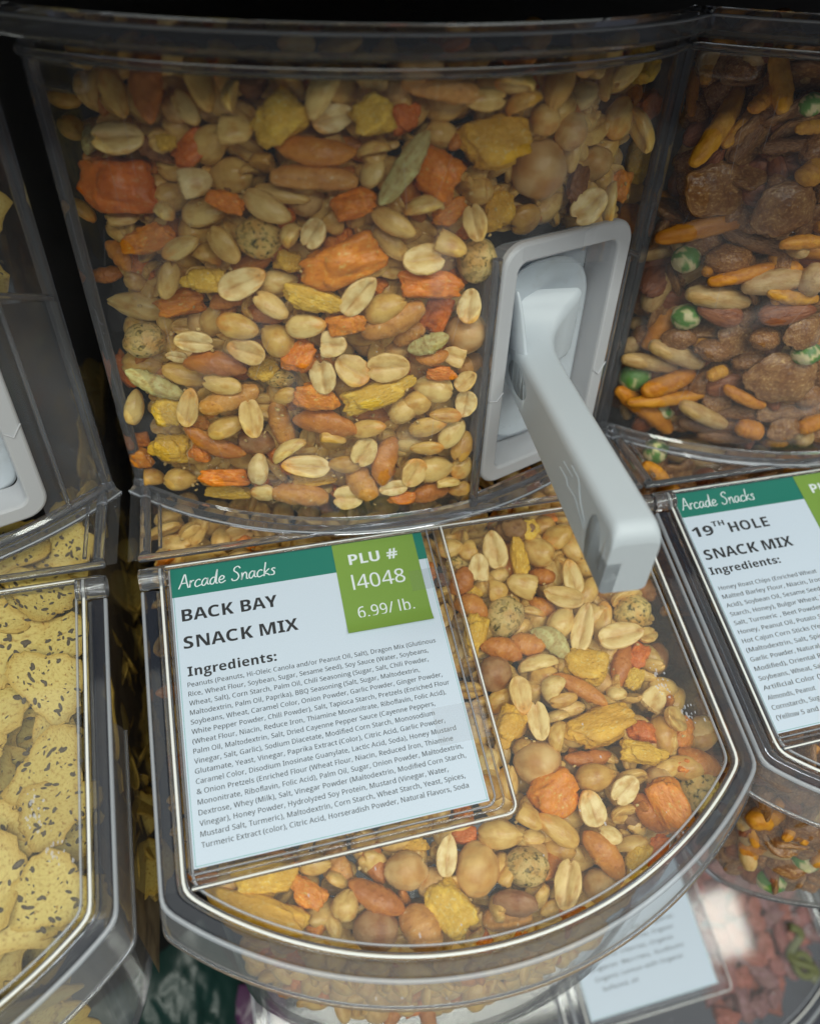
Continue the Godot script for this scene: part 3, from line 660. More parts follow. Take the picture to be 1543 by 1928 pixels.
	for q in [[112.4, 119.2, 0.55], [115.6, 121.0, 0.5], [119.4, 123.6, 1.0]]:
		var pts := []
		for i in 8:
			pts.append(lid_at(q[0], lerpf(-0.5, q[1] - 4, i / 7.0), 0.4))
		for i in range(1, 6):
			var w := i / 6.0 * PI / 2
			pts.append(lid_at(q[0] - 4 + 4 * cos(w), q[1] - 4 + 4 * sin(w), 0.4))
		for i in 8:
			pts.append(lid_at(lerpf(q[0] - 4, -1.0, i / 7.0), q[1], 0.4))
		piece("pocket_edge", bar(pts, q[2], 8), "clear_solid", lid)
		if q[2] > 0.52:
			for k in pts.size():
				pts[k] += lid_n * (q[2] - 0.05)
			piece("pocket_glint", bar(pts, 0.26 if q[2] < 0.9 else 0.4, 6), "white_glint_paint" if q[2] > 0.9 else "grey_glint_paint", lid)
	piece("pocket_edge", bar([lid_at(-1.3, 9, 0.2), lid_at(-1.3, 60, 0.2), lid_at(-1.3, 119, 0.2)], 0.6, 8), "clear_solid", lid)
	piece("scuff_marks", scuffs(), "scuff", lid).set_meta("kind", "stuff")
	# neighbours
	var r := b.duplicate()
	r.name = numbered("bulk_food_bin", self)
	r.position = (BIN_BASE + Vector3(PITCH - 1.0, 0, 0)) * MM
	tag(r, "clear plastic food bin full of dark nut mix with green peas and orange sticks", "food bin", "clear bulk food bins side by side on the shelf")
	add_child(r, true)
	var l := b.duplicate()
	l.name = numbered("bulk_food_bin", self)
	l.position = (BIN_BASE + Vector3(-249, 0, 0)) * MM
	tag(l, "clear plastic bulk food bin on the left, full of pale seeded crisps", "food bin", "clear bulk food bins side by side on the shelf")
	add_child(l, true)
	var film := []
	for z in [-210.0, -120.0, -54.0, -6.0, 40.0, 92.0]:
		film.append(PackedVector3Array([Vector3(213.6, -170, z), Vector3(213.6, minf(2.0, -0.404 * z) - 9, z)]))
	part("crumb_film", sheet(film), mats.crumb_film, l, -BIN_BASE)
	build_scoop()


func skirt() -> ArrayMesh:
	# the sloping apron below the trough's rim
	var lines := []
	for q in [[8.4, -1.2, -0.2], [9.2, -5.0, 2.0], [9.7, -10.0, 4.2], [9.9, -16.6, 6.7]]:
		var ol := lid_outline(q[0], q[2], 60.0)
		var r := PackedVector3Array()
		for p in ol:
			r.append(lid_at(p.x, p.y, q[1]))
		lines.append(r)
	return sheet(lines)


# milky reflections painted as pale smears on the outside of the hopper's front, denser in the middle of each
func smear_reflections() -> ArrayMesh:
	var v := PackedVector3Array()
	var idx := PackedInt32Array()
	for q in [[-0.72, 120.0, 42.0, 9.0, 0.9], [-0.52, 88.0, 34.0, 6.0, 0.75], [-0.35, 70.0, 20.0, 4.0, 1.5], [0.06, 120.0, 26.0, 5.0, 1.45], [0.42, 150.0, 36.0, 8.0, 1.15], [0.62, 138.0, 30.0, 5.0, 1.2], [-0.80, 50.0, 24.0, 8.0, 0.6], [-0.2, 40.0, 60.0, 5.0, 0.35], [0.78, 160.0, 22.0, 9.0, 1.3]]:
		for k in 4:
			var n := v.size()
			for j in 18:
				var w := TAU * j / 18
				var e := Vector2(cos(w) * q[2], sin(w) * q[3] * (1 + 0.3 * sin(3 * w))).rotated(q[4]) * (0.4 + 0.2 * k)
				v.append(front_at(q[0] + e.x / 138.0, 0.5 + 0.06 * k) + Vector3(0, clampf(q[1] + e.y, 12, 178), 0))
			for j in range(1, 17):
				idx.append_array([n, n + j, n + j + 1])
	return commit(v, idx)


# specks of crumb dust and a few hair-fine scratches on the hopper's front
func dust(seed_: int, count: int) -> ArrayMesh:
	var v := PackedVector3Array()
	var idx := PackedInt32Array()
	var r := RandomNumberGenerator.new()
	r.seed = seed_
	for k in count:
		var a := r.randf_range(-0.97, 0.6)
		var y := 14 + 150 * r.randf() * r.randf()
		var s := r.randf_range(0.08, 0.26)
		var w := r.randf() * TAU
		var n := v.size()
		for j in 4:
			var q := Vector2(cos(w + j * 1.57), sin(w + j * 1.57)) * s * r.randf_range(0.5, 1.4)
			v.append(front_at(a + q.x / 138.0, 0.15) + Vector3(0, y + q.y, 0))
		idx.append_array([n, n + 1, n + 2, n, n + 2, n + 3])
	for k in 16:
		var a := r.randf_range(-0.9, 0.55)
		var y := r.randf_range(20, 150)
		var d := Vector2(r.randf_range(-0.02, 0.06), r.randf_range(5, 22))
		var n := v.size()
		for q in [0.0, 1.0]:
			v.append(front_at(a + d.x * q - 0.0003, 0.15) + Vector3(0, y + d.y * q, 0))
			v.append(front_at(a + d.x * q + 0.0003, 0.15) + Vector3(0, y + d.y * q, 0))
		idx.append_array([n, n + 1, n + 3, n, n + 3, n + 2])
	return commit(v, idx)


func scuffs() -> ArrayMesh:
	var v := PackedVector3Array()
	var idx := PackedInt32Array()
	var r := RandomNumberGenerator.new()
	r.seed = 5
	for q in [[196.0, 88.0, 5.0, 26], [204.0, 102.0, 5.0, 22], [60.0, 150.0, 30.0, 10], [150.0, 140.0, 40.0, 12]]:
		for k in q[3]:
			var u: float = q[0] + r.randfn(0, q[2] * 0.5)
			var w: float = q[1] + r.randfn(0, q[2] * 0.7)
			var s := r.randf_range(0.15, 0.6)
			var a := r.randf() * TAU
			var n := v.size()
			for j in 5:
				v.append(lid_at(u + s * cos(a + j * 1.25) * r.randf_range(0.4, 1.3), w + s * 1.6 * sin(a + j * 1.25) * r.randf_range(0.4, 1.3), -0.9))
			idx.append_array([n, n + 1, n + 2, n, n + 2, n + 3, n, n + 3, n + 4])
	return commit(v, idx)


func front_bar(x0: float, x1: float, v: float, n: float, hw: float, hh: float) -> ArrayMesh:
	# a straight bar with rounded edges across the bin
	var rings := []
	for x in [[x0, 0.7], [x0 + 0.5, 1.0], [x1 - 0.5, 1.0], [x1, 0.7]]:
		var r := PackedVector3Array()
		for k in 14:
			var w := TAU * k / 14
			r.append(lid_at(x[0], v + signf(cos(w)) * pow(absf(cos(w)), 0.7) * hw * x[1], n + signf(sin(w)) * pow(absf(sin(w)), 0.7) * hh * x[1]))
		rings.append(r)
	return loft(rings, true, true, false)


func holder_ring(profile: Array, grow: float) -> ArrayMesh:
	var lines := []
	for q in profile:
		lines.append(rounded_rect(Vector2(q[0] - grow, 15.5 + q[0] - grow), Vector2(69 - q[0] + grow, 125 - q[0] + grow), 10 - q[0] * 0.75, 7))
	var rings := []
	for i in lines[0].size():
		var r := PackedVector3Array()
		for k in profile.size():
			r.append(holder_at(lines[k][i].x, lines[k][i].y, profile[k][1]))
		rings.append(r)
	return loft(rings, true, false, true, true)


func holder_dish(inset: float, k_mid: float, k_edge: float, thick: float, top := 125.0, base := 15.5, corner := 9.0) -> ArrayMesh:
	var line := rounded_rect(Vector2(inset, base + inset), Vector2(69 - inset, top - inset), corner, 7)
	var mid := Vector2(34.5, (top + base) / 2)
	var rings := []
	for side in [[0.0, [0.02, 0.3, 0.55, 0.75, 0.88, 0.96, 1.0]], [thick, [1.0, 0.9, 0.6, 0.02]]]:
		for q in side[1]:
			var r := PackedVector3Array()
			for p in line:
				var c: Vector2 = mid.lerp(p, q)
				r.append(holder_at(c.x, c.y, lerpf(k_mid, k_edge, pow(q, 3.0)) - side[0]))
			rings.append(r)
	return loft(rings, true, true, false)


# ------------------------------------------------------------------ the scoop in its holder
func build_scoop() -> void:
	var o := Vector3(159, 81.6, -17)
	var along := (Vector3(150.7, 76.3, 93.8) - o).normalized()
	var side := (Vector3.RIGHT - along * along.x).normalized()
	var up := along.cross(side).normalized()
	var base := Vector3(155, 60, 0)
	var t := thing("scoop", base, "light grey plastic scoop, its thick handle sticking out of the holder of the middle bin", "scoop")
	part("scoop_bowl", holder_dish(8.3, -12.0, -8.5, 1.4, 119, 19, 22.0), mats.grey_plastic, t, -base)
	var length := 114.5
	var rings := []
	for s in [-15.0, -12.0, -10.0, -8.0, -6.0, -4.0, -2.0, 0.0, 2.5, 5.5, 9.0, 13.0, 18.0, 24.0, 32.0, 45.0, 60.0, 75.0, 90.0, 102.0, 108.5, 110.0, 111.5, 112.7, 113.6, 114.2, 114.5]:
		var drop := 0.0
		if s > length - 6:
			var q: float = (s - (length - 6)) / 6.0
			drop = 6.0 * (1 - sqrt(maxf(0.0, 1 - q * q)))
		var e: float = maxf(s + 13.0, 0.0)
		var wl: float = 8.1 + 4.0 * exp(-e / 6.0)
		var wr: float = 8.1 + 17.0 * exp(-e / 6.5)
		var hgt: float = 21.5 + 0.055 * s + 10.0 * exp(-e / 6.0)
		var top_r := 3.6
		var low_r := 2.6
		var sag: float = 15.0 * exp(-e / 6.5)
		var ring := PackedVector3Array()
		for c in [[wr - top_r, -top_r, top_r, 0], [-wl + top_r, -top_r, top_r, 1], [-wl + low_r, -hgt + low_r, low_r, 2], [wr - low_r, -hgt + low_r, low_r, 3]]:
			for k in 6:
				var w: float = (c[3] + k / 5.0) * PI / 2
				var y: float = c[1] + c[2] * sin(w)
				y = sag + y - drop * clampf((y + hgt) / hgt, 0, 1) 
				ring.append(o + along * s + side * (c[0] + c[2] * cos(w)) + up * y - base)
		rings.append(ring)
	var body := loft(rings, true, true, false, false, 1.0)   # cut at a larger scale, then shrunk
	var csg := CSGCombiner3D.new()
	csg.name = "handle"
	csg.scale = Vector3.ONE * MM
	csg.material_override = mats.grey_plastic
	var whole := CSGMesh3D.new()
	whole.name = "handle_body"
	whole.mesh = body
	csg.add_child(whole)
	for q in [[13.0, -10.5, 12.0, 6.0, 2.4]]:
		var cut := CSGSphere3D.new()
		cut.name = "grip_dish"
		cut.radius = 1.0
		cut.radial_segments = 48
		cut.rings = 30
		cut.operation = CSGShape3D.OPERATION_SUBTRACTION
		cut.transform = Transform3D(Basis(along * q[2], up * q[3], side * q[4]), (o + along * q[0] + up * q[1] - side * 8.5 - base))
		csg.add_child(cut)
	var hole := CSGCylinder3D.new()
	hole.name = "hang_recess"
	hole.radius = 1.0
	hole.height = 2.0
	hole.sides = 36
	hole.operation = CSGShape3D.OPERATION_SUBTRACTION
	hole.transform = Transform3D(Basis(along * 5.8, side * 9.0, -(up * 12.0 - along * 2.0)), o + along * 103.0 - up * 17.5 - side * 8.4 - base)
	csg.add_child(hole)
	var notch := CSGBox3D.new()
	notch.name = "tip_notch"
	notch.size = Vector3(10, 22, 7)
	notch.operation = CSGShape3D.OPERATION_SUBTRACTION
	notch.transform = Transform3D(Basis(along, up, side), o + along * 110.0 - up * 25.0 - side * 6.6 - base)
	csg.add_child(notch)
	var slot := CSGCylinder3D.new()
	slot.name = "hang_slot"
	slot.radius = 1.7
	slot.height = 30
	slot.sides = 20
	slot.operation = CSGShape3D.OPERATION_SUBTRACTION
	slot.transform = Transform3D(Basis(along * 1.0, side, -up * 2.0), (o + along * 110.0 - up * 17 - base))
	csg.add_child(slot)
	t.add_child(csg)
	var fin_rings := []
	for q in [[0.0, 5.5, 1.1], [9.0, 4.6, 1.0], [18.0, 3.2, 0.9], [25.0, 1.4, 0.8], [27.0, 0.4, 0.5]]:
		fin_rings.append(PackedVector3Array([Vector3(-q[2], q[0], -8), Vector3(q[2], q[0], -8), Vector3(q[2], q[0], q[1] - 0.6), Vector3(q[2] * 0.4, q[0], q[1]), Vector3(-q[2] * 0.4, q[0], q[1]), Vector3(-q[2], q[0], q[1] - 0.6)]))
	part("rib", loft(fin_rings, true, true, false), mats.grey_plastic, t, Vector3(151.5, 78, -11) - base).rotation_degrees = Vector3(-8, 18, 3)
	# the raised arrow on the handle's left flank
	for line in [[[70, -6], [79, -5.6]], [[68, -10], [75, -9.6], [76.5, -11.2]], [[76.5, -2.6], [83, -2.6], [85, -4.4]], [[76.5, -11.2], [84, -10.4], [95, -14.5]], [[85, -4.4], [88, -8.2], [95, -12.6]]]:
		var pts := []
		for q in line:
			pts.append(o + along * q[0] + up * (q[1] - 2.0) - side * 8.12 - base)
		part("raised_arrow", bar(pts, 0.28, 6), mats.grey_plastic, t)


# ------------------------------------------------------------------ labels
func lid_box(u0: float, v0: float, u1: float, v1: float, n0: float, n1: float, o: Vector3) -> ArrayMesh:
	var rings := []
	for n in [n0, n1]:
		rings.append(PackedVector3Array([lid_at(u0, v0, n) - o, lid_at(u1, v0, n) - o, lid_at(u1, v1, n) - o, lid_at(u0, v1, n) - o]))
	return loft(rings)


func words(n: String, s: String, bold: bool, u: float, v: float, width: float, cap: float, key: String, nn: float, parent: Node3D, o: Vector3, lean := 0.0) -> void:
	var f := SystemFont.new()
	f.font_names = PackedStringArray(["Droid Sans"])
	f.font_weight = 700 if bold else 400
	var made := []
	for text in ["H", s]:
		var tm := TextMesh.new()
		tm.text = text
		tm.font = f
		tm.font_size = 40
		tm.pixel_size = 0.01
		tm.depth = 0.01
		tm.curve_step = 2.0 if cap > 2.5 else 4.0
		tm.horizontal_alignment = HORIZONTAL_ALIGNMENT_LEFT
		tm.vertical_alignment = VERTICAL_ALIGNMENT_TOP
		made.append(tm)
	var h: AABB = made[0].get_aabb()
	var bb: AABB = made[1].get_aabb()
	var sy := cap / h.size.y
	var sx := width / bb.size.x if width > 0 else sy
	var mi := part(n, made[1], mats[key], parent)
	var at := lid_at(u, v, nn) - o - Vector3(1, 0, 0) * bb.position.x * sx + lid_d * h.position.y * sy
	mi.transform = Transform3D(Basis(Vector3(1, 0, 0) * sx * MM, (-lid_d + Vector3(lean, 0, 0)) * sy * MM, lid_n * 0.05 * MM / 0.01), at * MM)


const STROKES := {
	"A": [[0.0, 0.0, 0.12, 0.4, 0.27, 0.98, 0.36, 0.5, 0.46, 0.0], [0.06, 0.33, 0.25, 0.37, 0.42, 0.34]],
	"r": [[0.06, 0.5, 0.04, 0.25, 0.03, 0.0], [0.04, 0.25, 0.13, 0.45, 0.24, 0.47]],
	"c": [[0.29, 0.42, 0.2, 0.5, 0.07, 0.38, 0.03, 0.15, 0.12, 0.0, 0.33, 0.1]],
	"a": [[0.29, 0.43, 0.17, 0.5, 0.05, 0.33, 0.03, 0.1, 0.13, 0.0, 0.25, 0.2, 0.31, 0.48, 0.29, 0.12, 0.4, 0.03]],
	"d": [[0.29, 0.43, 0.17, 0.48, 0.05, 0.33, 0.03, 0.1, 0.13, 0.0, 0.25, 0.2, 0.36, 1.0, 0.31, 0.12, 0.42, 0.03]],
	"e": [[0.05, 0.22, 0.24, 0.27, 0.28, 0.42, 0.17, 0.5, 0.05, 0.32, 0.06, 0.08, 0.18, 0.0, 0.36, 0.13]],
	"S": [[0.42, 0.84, 0.33, 1.0, 0.16, 0.93, 0.12, 0.72, 0.28, 0.52, 0.35, 0.26, 0.24, 0.03, 0.06, 0.03, 0.0, 0.18]],
	"n": [[0.05, 0.5, 0.05, 0.2, 0.03, 0.0, 0.1, 0.34, 0.21, 0.5, 0.28, 0.36, 0.28, 0.05, 0.37, 0.03]],
	"k": [[0.12, 1.0, 0.06, 0.5, 0.03, 0.0], [0.29, 0.5, 0.07, 0.22, 0.2, 0.14, 0.32, 0.0]],
	"s": [[0.27, 0.44, 0.17, 0.5, 0.09, 0.4, 0.2, 0.23, 0.19, 0.04, 0.03, 0.03]],
}


func script_words(s: String, u: float, v: float, width: float, cap: float, nn: float, parent: Node3D, o: Vector3) -> void:
	# handwriting drawn stroke by stroke
	var step := {"A": 0.5, "r": 0.25, "c": 0.34, "a": 0.4, "d": 0.42, "e": 0.38, "S": 0.46, "n": 0.38, "k": 0.33, "s": 0.3, " ": 0.28}
	var total := 0.0
	for ch in s:
		total += step[ch]
	var sx := width / total
	var x := 0.0
	var verts := PackedVector3Array()
	var idx := PackedInt32Array()
	for ch in s:
		for line in STROKES.get(ch, []):
			var c := Curve2D.new()
			for k in range(0, line.size(), 2):
				var p := Vector2(line[k], line[k + 1])
				var before := Vector2(line[maxi(k - 2, 0)], line[maxi(k - 2, 0) + 1])
				var after := Vector2(line[mini(k + 2, line.size() - 2)], line[mini(k + 2, line.size() - 2) + 1])
				var h := (after - before) / 6.0
				c.add_point(p, -h, h)
			var pts := c.tessellate(4, 3)
			for k in pts.size():
				var t := (pts[mini(k + 1, pts.size() - 1)] - pts[maxi(k - 1, 0)]).normalized()
				var side := Vector2(-t.y, t.x) * 0.034
				for e in [side, -side]:
					var q: Vector2 = pts[k] + e
					verts.append(lid_at(u + (x + q.x + q.y * 0.08) * sx, v - q.y * cap, nn) - o)
				if k:
					var n := verts.size() - 4
					idx.append_array([n, n + 2, n + 3, n, n + 3, n + 1])
		x += step[ch]
	part("script_lettering", commit(verts, idx), mats.white_print, parent)


func label_card(dx: float, label: String, group: String) -> Node3D:
	var o := lid_at(55, 117.4, 0)
	var c := thing("label_card", o + Vector3(dx, 0, 0), label, "label card", group)
	part("card", lid_box(0, 0, 110, 117.4, -0.35, 0, o), mats.paper, c)
	part("header_band", lid_box(0.02, 0.02, 109.98, 13.6, 0.01, 0.05, o), mats.teal, c)
	for q in [[0.5, 13.6, 0.8, 116.9], [109.2, 13.6, 109.5, 116.9], [0.5, 116.6, 109.5, 116.9]]:
		part("border_line", lid_box(q[0], q[1], q[2], q[3], 0.005, 0.03, o), mats.pale_teal, c)
	return c


func sticker(c: Node3D, lines: Array) -> void:
	var o := lid_at(55, 117.4, 0)
	var rows := []
	for i in 13:
		var v := lerpf(0.3, 42.2, i / 12.0)
		var lift := 0.12 + 1.3 * pow(i / 12.0, 22.0)
		rows.append(PackedVector3Array([lid_at(69, v, lift) - o, lid_at(105.9, v, lift) - o, lid_at(105.9, v, lift + 0.12) - o, lid_at(69, v, lift + 0.12) - o]))
	var s := part("price_sticker", loft(rows), mats.green, c)
	for a in lines:
		words("sticker_lettering", a[0], a[1], a[2], a[3], a[4], a[5], "white_print", 0.27, s, o, a[6])


func build_labels() -> void:
	var o := lid_at(55, 117.4, 0)
	var c := label_card(0, "white label card headed BACK BAY SNACK MIX, with a green price sticker", "label cards in the lid pockets")
	script_words("Arcade Snacks", 2.9, 10.0, 40.5, 6.4, 0.08, c, o)
	words("title_lettering", "BACK BAY", true, 3.2, 24.6, 39.0, 5.2, "ink", 0.05, c, o)
	words("title_lettering", "SNACK MIX", true, 3.0, 36.4, 46.2, 5.2, "ink", 0.05, c, o)
	words("heading_lettering", "Ingredients:", true, 3.6, 47.9, 35.0, 3.9, "ink", 0.05, c, o)
	var texts := ["Peanuts (Peanuts, Hi-Oleic Canola and/or Peanut Oil, Salt), Dragon Mix (Glutinous", "Rice, Wheat Flour, Soybean, Sugar, Sesame Seed), Soy Sauce (Water, Soybeans,", "Wheat, Salt), Corn Starch, Palm Oil, Chili Seasoning (Sugar, Salt, Chili Powder,",
		"Maltodextrin, Palm Oil, Paprika), BBQ Seasoning (Salt, Sugar, Maltodextrin,", "Soybeans, Wheat, Caramel Color, Onion Powder, Garlic Powder, Ginger Powder,", "White Pepper Powder, Chili Powder), Salt, Tapioca Starch, Pretzels (Enriched Flour",
		"(Wheat Flour, Niacin, Reduce Iron, Thiamine Mononitrate, Riboflavin, Folic Acid),", "Palm Oil, Maltodextrin, Salt, Dried Cayenne Pepper Sauce (Cayenne Peppers,", "Vinegar, Salt, Garlic), Sodium Diacetate, Modified Corn Starch, Monosodium",
		"Glutamate, Yeast, Vinegar, Paprika Extract (Color), Citric Acid, Garlic Powder,", "Caramel Color, Disodium Inosinate Guanylate, Lactic Acid, Soda), Honey Mustard", "& Onion Pretzels (Enriched Flour (Wheat Flour, Niacin, Reduced Iron, Thiamine",
		"Mononitrate, Riboflavin, Folic Acid), Palm Oil, Sugar, Onion Powder, Maltodextrin,", "Dextrose, Whey (Milk), Salt, Vinegar Powder (Maltodextrin, Modified Corn Starch,", "Vinegar), Honey Powder, Hydrolyzed Soy Protein, Mustard (Vinegar, Water,",
		"Mustard Salt, Turmeric), Maltodextrin, Corn Starch, Wheat Starch, Yeast, Spices,", "Turmeric Extract (color), Citric Acid, Horseradish Powder, Natural Flavors, Soda"]
	var ends := [104.5, 100.4, 99.6, 95.0, 103.8, 105.9, 103.4, 98.0, 96.9, 100.4, 104.0, 101.8, 104.9, 105.2, 97.1, 103.0, 103.4]
	for i in texts.size():
		words("ingredient_line", texts[i], false, 3.2, 52.2 + 3.68 * i, ends[i] - 3.2, 1.85, "ink", 0.05, c, o)
	sticker(c, [["PLU #", true, 75.2, 11.2, 22.0, 4.9, 0.0], ["l4048", false, 74.8, 23.0, 23.3, 6.6, 0.0], ["6.99/ lb.", false, 74.7, 36.2, 24.6, 5.2, 0.0]])
	# tape over the card
	for q in [[96.0, 79.0, 117.0, 94.0], [100.0, 18.5, 117.0, 28.0]]:
		part("clear_tape", lid_box(q[0], q[1], q[2], q[3], 0.2, 0.26, o), mats.clear_pane, c)
	var r := label_card(PITCH - 1.6, "white label card on the right bin's lid, headed 19TH HOLE SNACK MIX", "label cards in the lid pockets")
	script_words("Arcade Snacks", 2.6, 9.8, 40.5, 6.6, 0.08, r, o)
	words("title_lettering", "19", true, 2.3, 24.7, 11.0, 5.2, "ink", 0.05, r, o)
	words("title_lettering", "TH", true, 13.9, 20.6, 6.6, 2.7, "ink", 0.05, r, o)
	words("title_lettering", "HOLE", true, 22.1, 24.9, 21.6, 5.2, "ink", 0.05, r, o)
	words("title_lettering", "SNACK MIX", true, 3.2, 36.8, 47.7, 5.2, "ink", 0.05, r, o)
	words("heading_lettering", "Ingredients:", true, 2.3, 44.3, 37.6, 3.7, "ink", 0.05, r, o)
	var t2 := ["Honey Roast Chips (Enriched Wheat", "Malted Barley Flour, Niacin, Iron, Th", "Acid), Soybean Oil, Sesame Seeds)", "Starch, Honey), Bulgur Wheat, T", "Salt, Turmeric , Beet Powder),", "Honey, Peanut Oil, Potato St", "Hot Cajun Corn Sticks (Yel", "(Maltodextrin, Salt, Spices", "Garlic Powder, Natural F", "Modified), Oriental Ric", "Soybeans, Wheat, Sal", "Artificial Color (Yel", "Almonds, Peanut", "Cornstarch, Sug", "(Yellow 5 and"]
	for i in t2.size():
		words("ingredient_line", t2[i], false, 3.0, 52.2 + 4.28 * i, t2[i].length() * 1.59, 1.95, "ink", 0.05, r, o)
	sticker(r, [["PLU #", true, 75.2, 11.2, 22.0, 4.9, 0.0]])


# ------------------------------------------------------------------ the pieces of food
# each shape fills a box of edge 1; x is its long axis, z its thickness
func shape(key: String, nu: int, nv: int, variants: int, f: Callable) -> void:
	var list := []
	for k in variants:
		var v := PackedVector3Array()
		var cols := PackedColorArray()
		var idx := PackedInt32Array()
		for i in nu + 1:
			var phi := PI * i / nu
			for j in nv:
				var th := TAU * j / nv
				var d := Vector3(cos(phi), sin(phi) * cos(th), sin(phi) * sin(th))
				var out: Array = f.call(d, k)
				v.append(out[0])
				cols.append(out[1])
		for i in nu:
			for j in nv:
				var a := i * nv + j
				var b := i * nv + (j + 1) % nv
				if i > 0:
					idx.append_array([a, b, a + nv])
				if i < nu - 1:
					idx.append_array([b, b + nv, a + nv])
		list.append(commit(v, idx, PackedInt32Array(), cols, 1.0))
	meshes[key] = list


func wob(d: Vector3, k: int, freq: float) -> float:
	return noise.get_noise_3d(d.x * freq * 100 + k * 371, d.y * freq * 100 + k * 91, d.z * freq * 100)


func build_nut_meshes() -> void:
	noise.frequency = 0.01
	noise.fractal_octaves = 3
	shape("half", 22, 40, 6, func(d, k):
		var y: float = 0.5 * d.y * (1.0 - (0.16 if k % 2 else -0.05) * d.x) * (1 + 0.10 * wob(d, k, 1.2))
		var x: float = 0.5 * d.x * (1 + 0.06 * wob(d, k + 9, 1.2))
		var z: float = 0.0
		var c := Color(1, 1, 1)
		if d.z < 0:
			z = 0.58 * d.z * (1 + 0.10 * wob(d, k, 1.6)) + 0.02
		else:
			var inner := smoothstep(1.02, 0.55, absf(d.x))
			var yy: float = d.y + 0.05 * sin(d.x * 3 + k)
			var groove := exp(-pow(yy / 0.065, 2)) * inner
			z = 0.26 * pow(d.z, 0.40) - 0.15 * groove - 0.15 * exp(-pow(d.y / 0.40, 2)) * inner + 0.02
			z += 0.14 * exp(-pow((d.x - 0.84) / 0.10, 2) - pow(d.y / 0.14, 2)) * (1 if k % 2 else 0) + 0.05 * wob(d, k + 4, 2.0)
			c = c.lerp(Color(0.60, 0.44, 0.26), 0.65 * groove)
			c = c.lerp(Color(0.62, 0.40, 0.20), 0.7 * exp(-pow((d.x - 0.80) / 0.10, 2) - pow(d.y / 0.20, 2)))
		if k % 2 == 0:
			x -= 0.10 * exp(-pow(d.y / 0.14, 2)) * smoothstep(0.70, 1.0, d.x)
		c = c.lerp(Color(0.80, 0.58, 0.32), 0.6 * smoothstep(0.15, 0.5, wob(d, k + 20, 1.1)) + 0.35 * smoothstep(0.8, 1.0, absf(d.x)))
		if k in [1, 3]:
			c = c.lerp(Color(1.0, 0.66, 0.30), 0.75 * smoothstep(0.35, 0.8, d.x * (1 if k == 1 else -1) + 0.6 * wob(d, k + 33, 1.6)))   # orange seasoning
		if k == 4 and x > 0.16:
			x = 0.16 + (x - 0.16) * 0.12 + 0.05 * wob(d, k, 4.0)      # a broken one
			c = c.lerp(Color(1, 0.97, 0.9), 0.6)
		if k == 5:
			z += 0.5 * x * x                                        # curled
			y *= 0.86
		return [Vector3(x, y, z + 0.1), c])
	shape("whole", 18, 26, 3, func(d, k):
		var seam := exp(-pow(d.y / 0.07, 2))
		var r: float = 1.0 - 0.09 * seam + 0.06 * wob(d, k, 1.3)
		var p := Vector3(0.5 * d.x, 0.5 * d.y * (1 - 0.14 * d.x), 0.5 * d.z * (1 - 0.14 * d.x)) * r
		p.x += 0.05 * smoothstep(0.86, 1.0, d.x)
		var c := Color(1, 1, 1).lerp(Color(0.70, 0.54, 0.34), 0.7 * seam)
		c = c.lerp(Color(0.78, 0.54, 0.28), 0.6 * smoothstep(0.1, 0.5, wob(d, k + 30, 1.0)))
		return [p, c])
	# spindles and rods: [key, variants, bluntness, bend, roughness, flatness]
	for a in [["spindle", 4, 1.15, 0.20, 0.11, 0.85], ["rod", 3, 0.62, 0.10, 0.09, 0.9], ["stick", 4, 0.55, 0.16, 0.10, 1.0], ["finger", 3, 0.60, 0.05, 0.06, 1.0], ["curl", 2, 0.9, 0.45, 0.12, 0.7]]:
		shape(a[0], 22, 14, a[1], func(d, k):
			var s: float = sqrt(maxf(0.0, 1 - d.x * d.x))
			var prof: float = pow(s, a[2]) / maxf(s, 1e-4) if s > 1e-4 else 0.0
			var bump: float = 1 + a[4] * wob(d * Vector3(2.6, 0.8, 0.8), k, 1.5) * 2.0 + a[4] * 0.7 * wob(d * Vector3(5, 1.5, 1.5), k + 7, 2.0)
			var p := Vector3(0.5 * d.x, 0.5 * d.y * prof * bump, 0.5 * d.z * prof * bump)
			p.y += a[3] * (0.34 - d.x * d.x) * (1.0 if k % 3 else 0.35)
			p.z += 0.06 * sin(d.x * 3.0 + k)
			var c := Color(1, 1, 1).lerp(Color(0.72, 0.55, 0.45), clampf(0.5 + 1.6 * wob(d, k + 15, 1.2), 0, 1) * 0.6)
			return [p, c])
	shape("chunk", 20, 28, 6, func(d, k):
		var q := Vector3(signf(d.x) * pow(absf(d.x), 0.75), signf(d.y) * pow(absf(d.y), 0.75), signf(d.z) * pow(absf(d.z), 0.8))
		var n: float = wob(d, k, 0.75)
		var fold: float = absf(wob(d, k + 40, 1.1))
		var r: float = 1 + 0.48 * n - 0.06 * smoothstep(0.2, 0.0, fold) + 0.035 * wob(d, k + 60, 2.0) + 0.02 * wob(d, k + 61, 7.0)
		var pale: float = smoothstep(0.16, 0.30, wob(d, k + 80, 1.3) + 0.12 * wob(d, k + 81, 5.0))
		var c := Color(0.80, 0.74, 0.62).lerp(Color(1, 1, 1), pale)
		return [q * 0.46 * r, c])
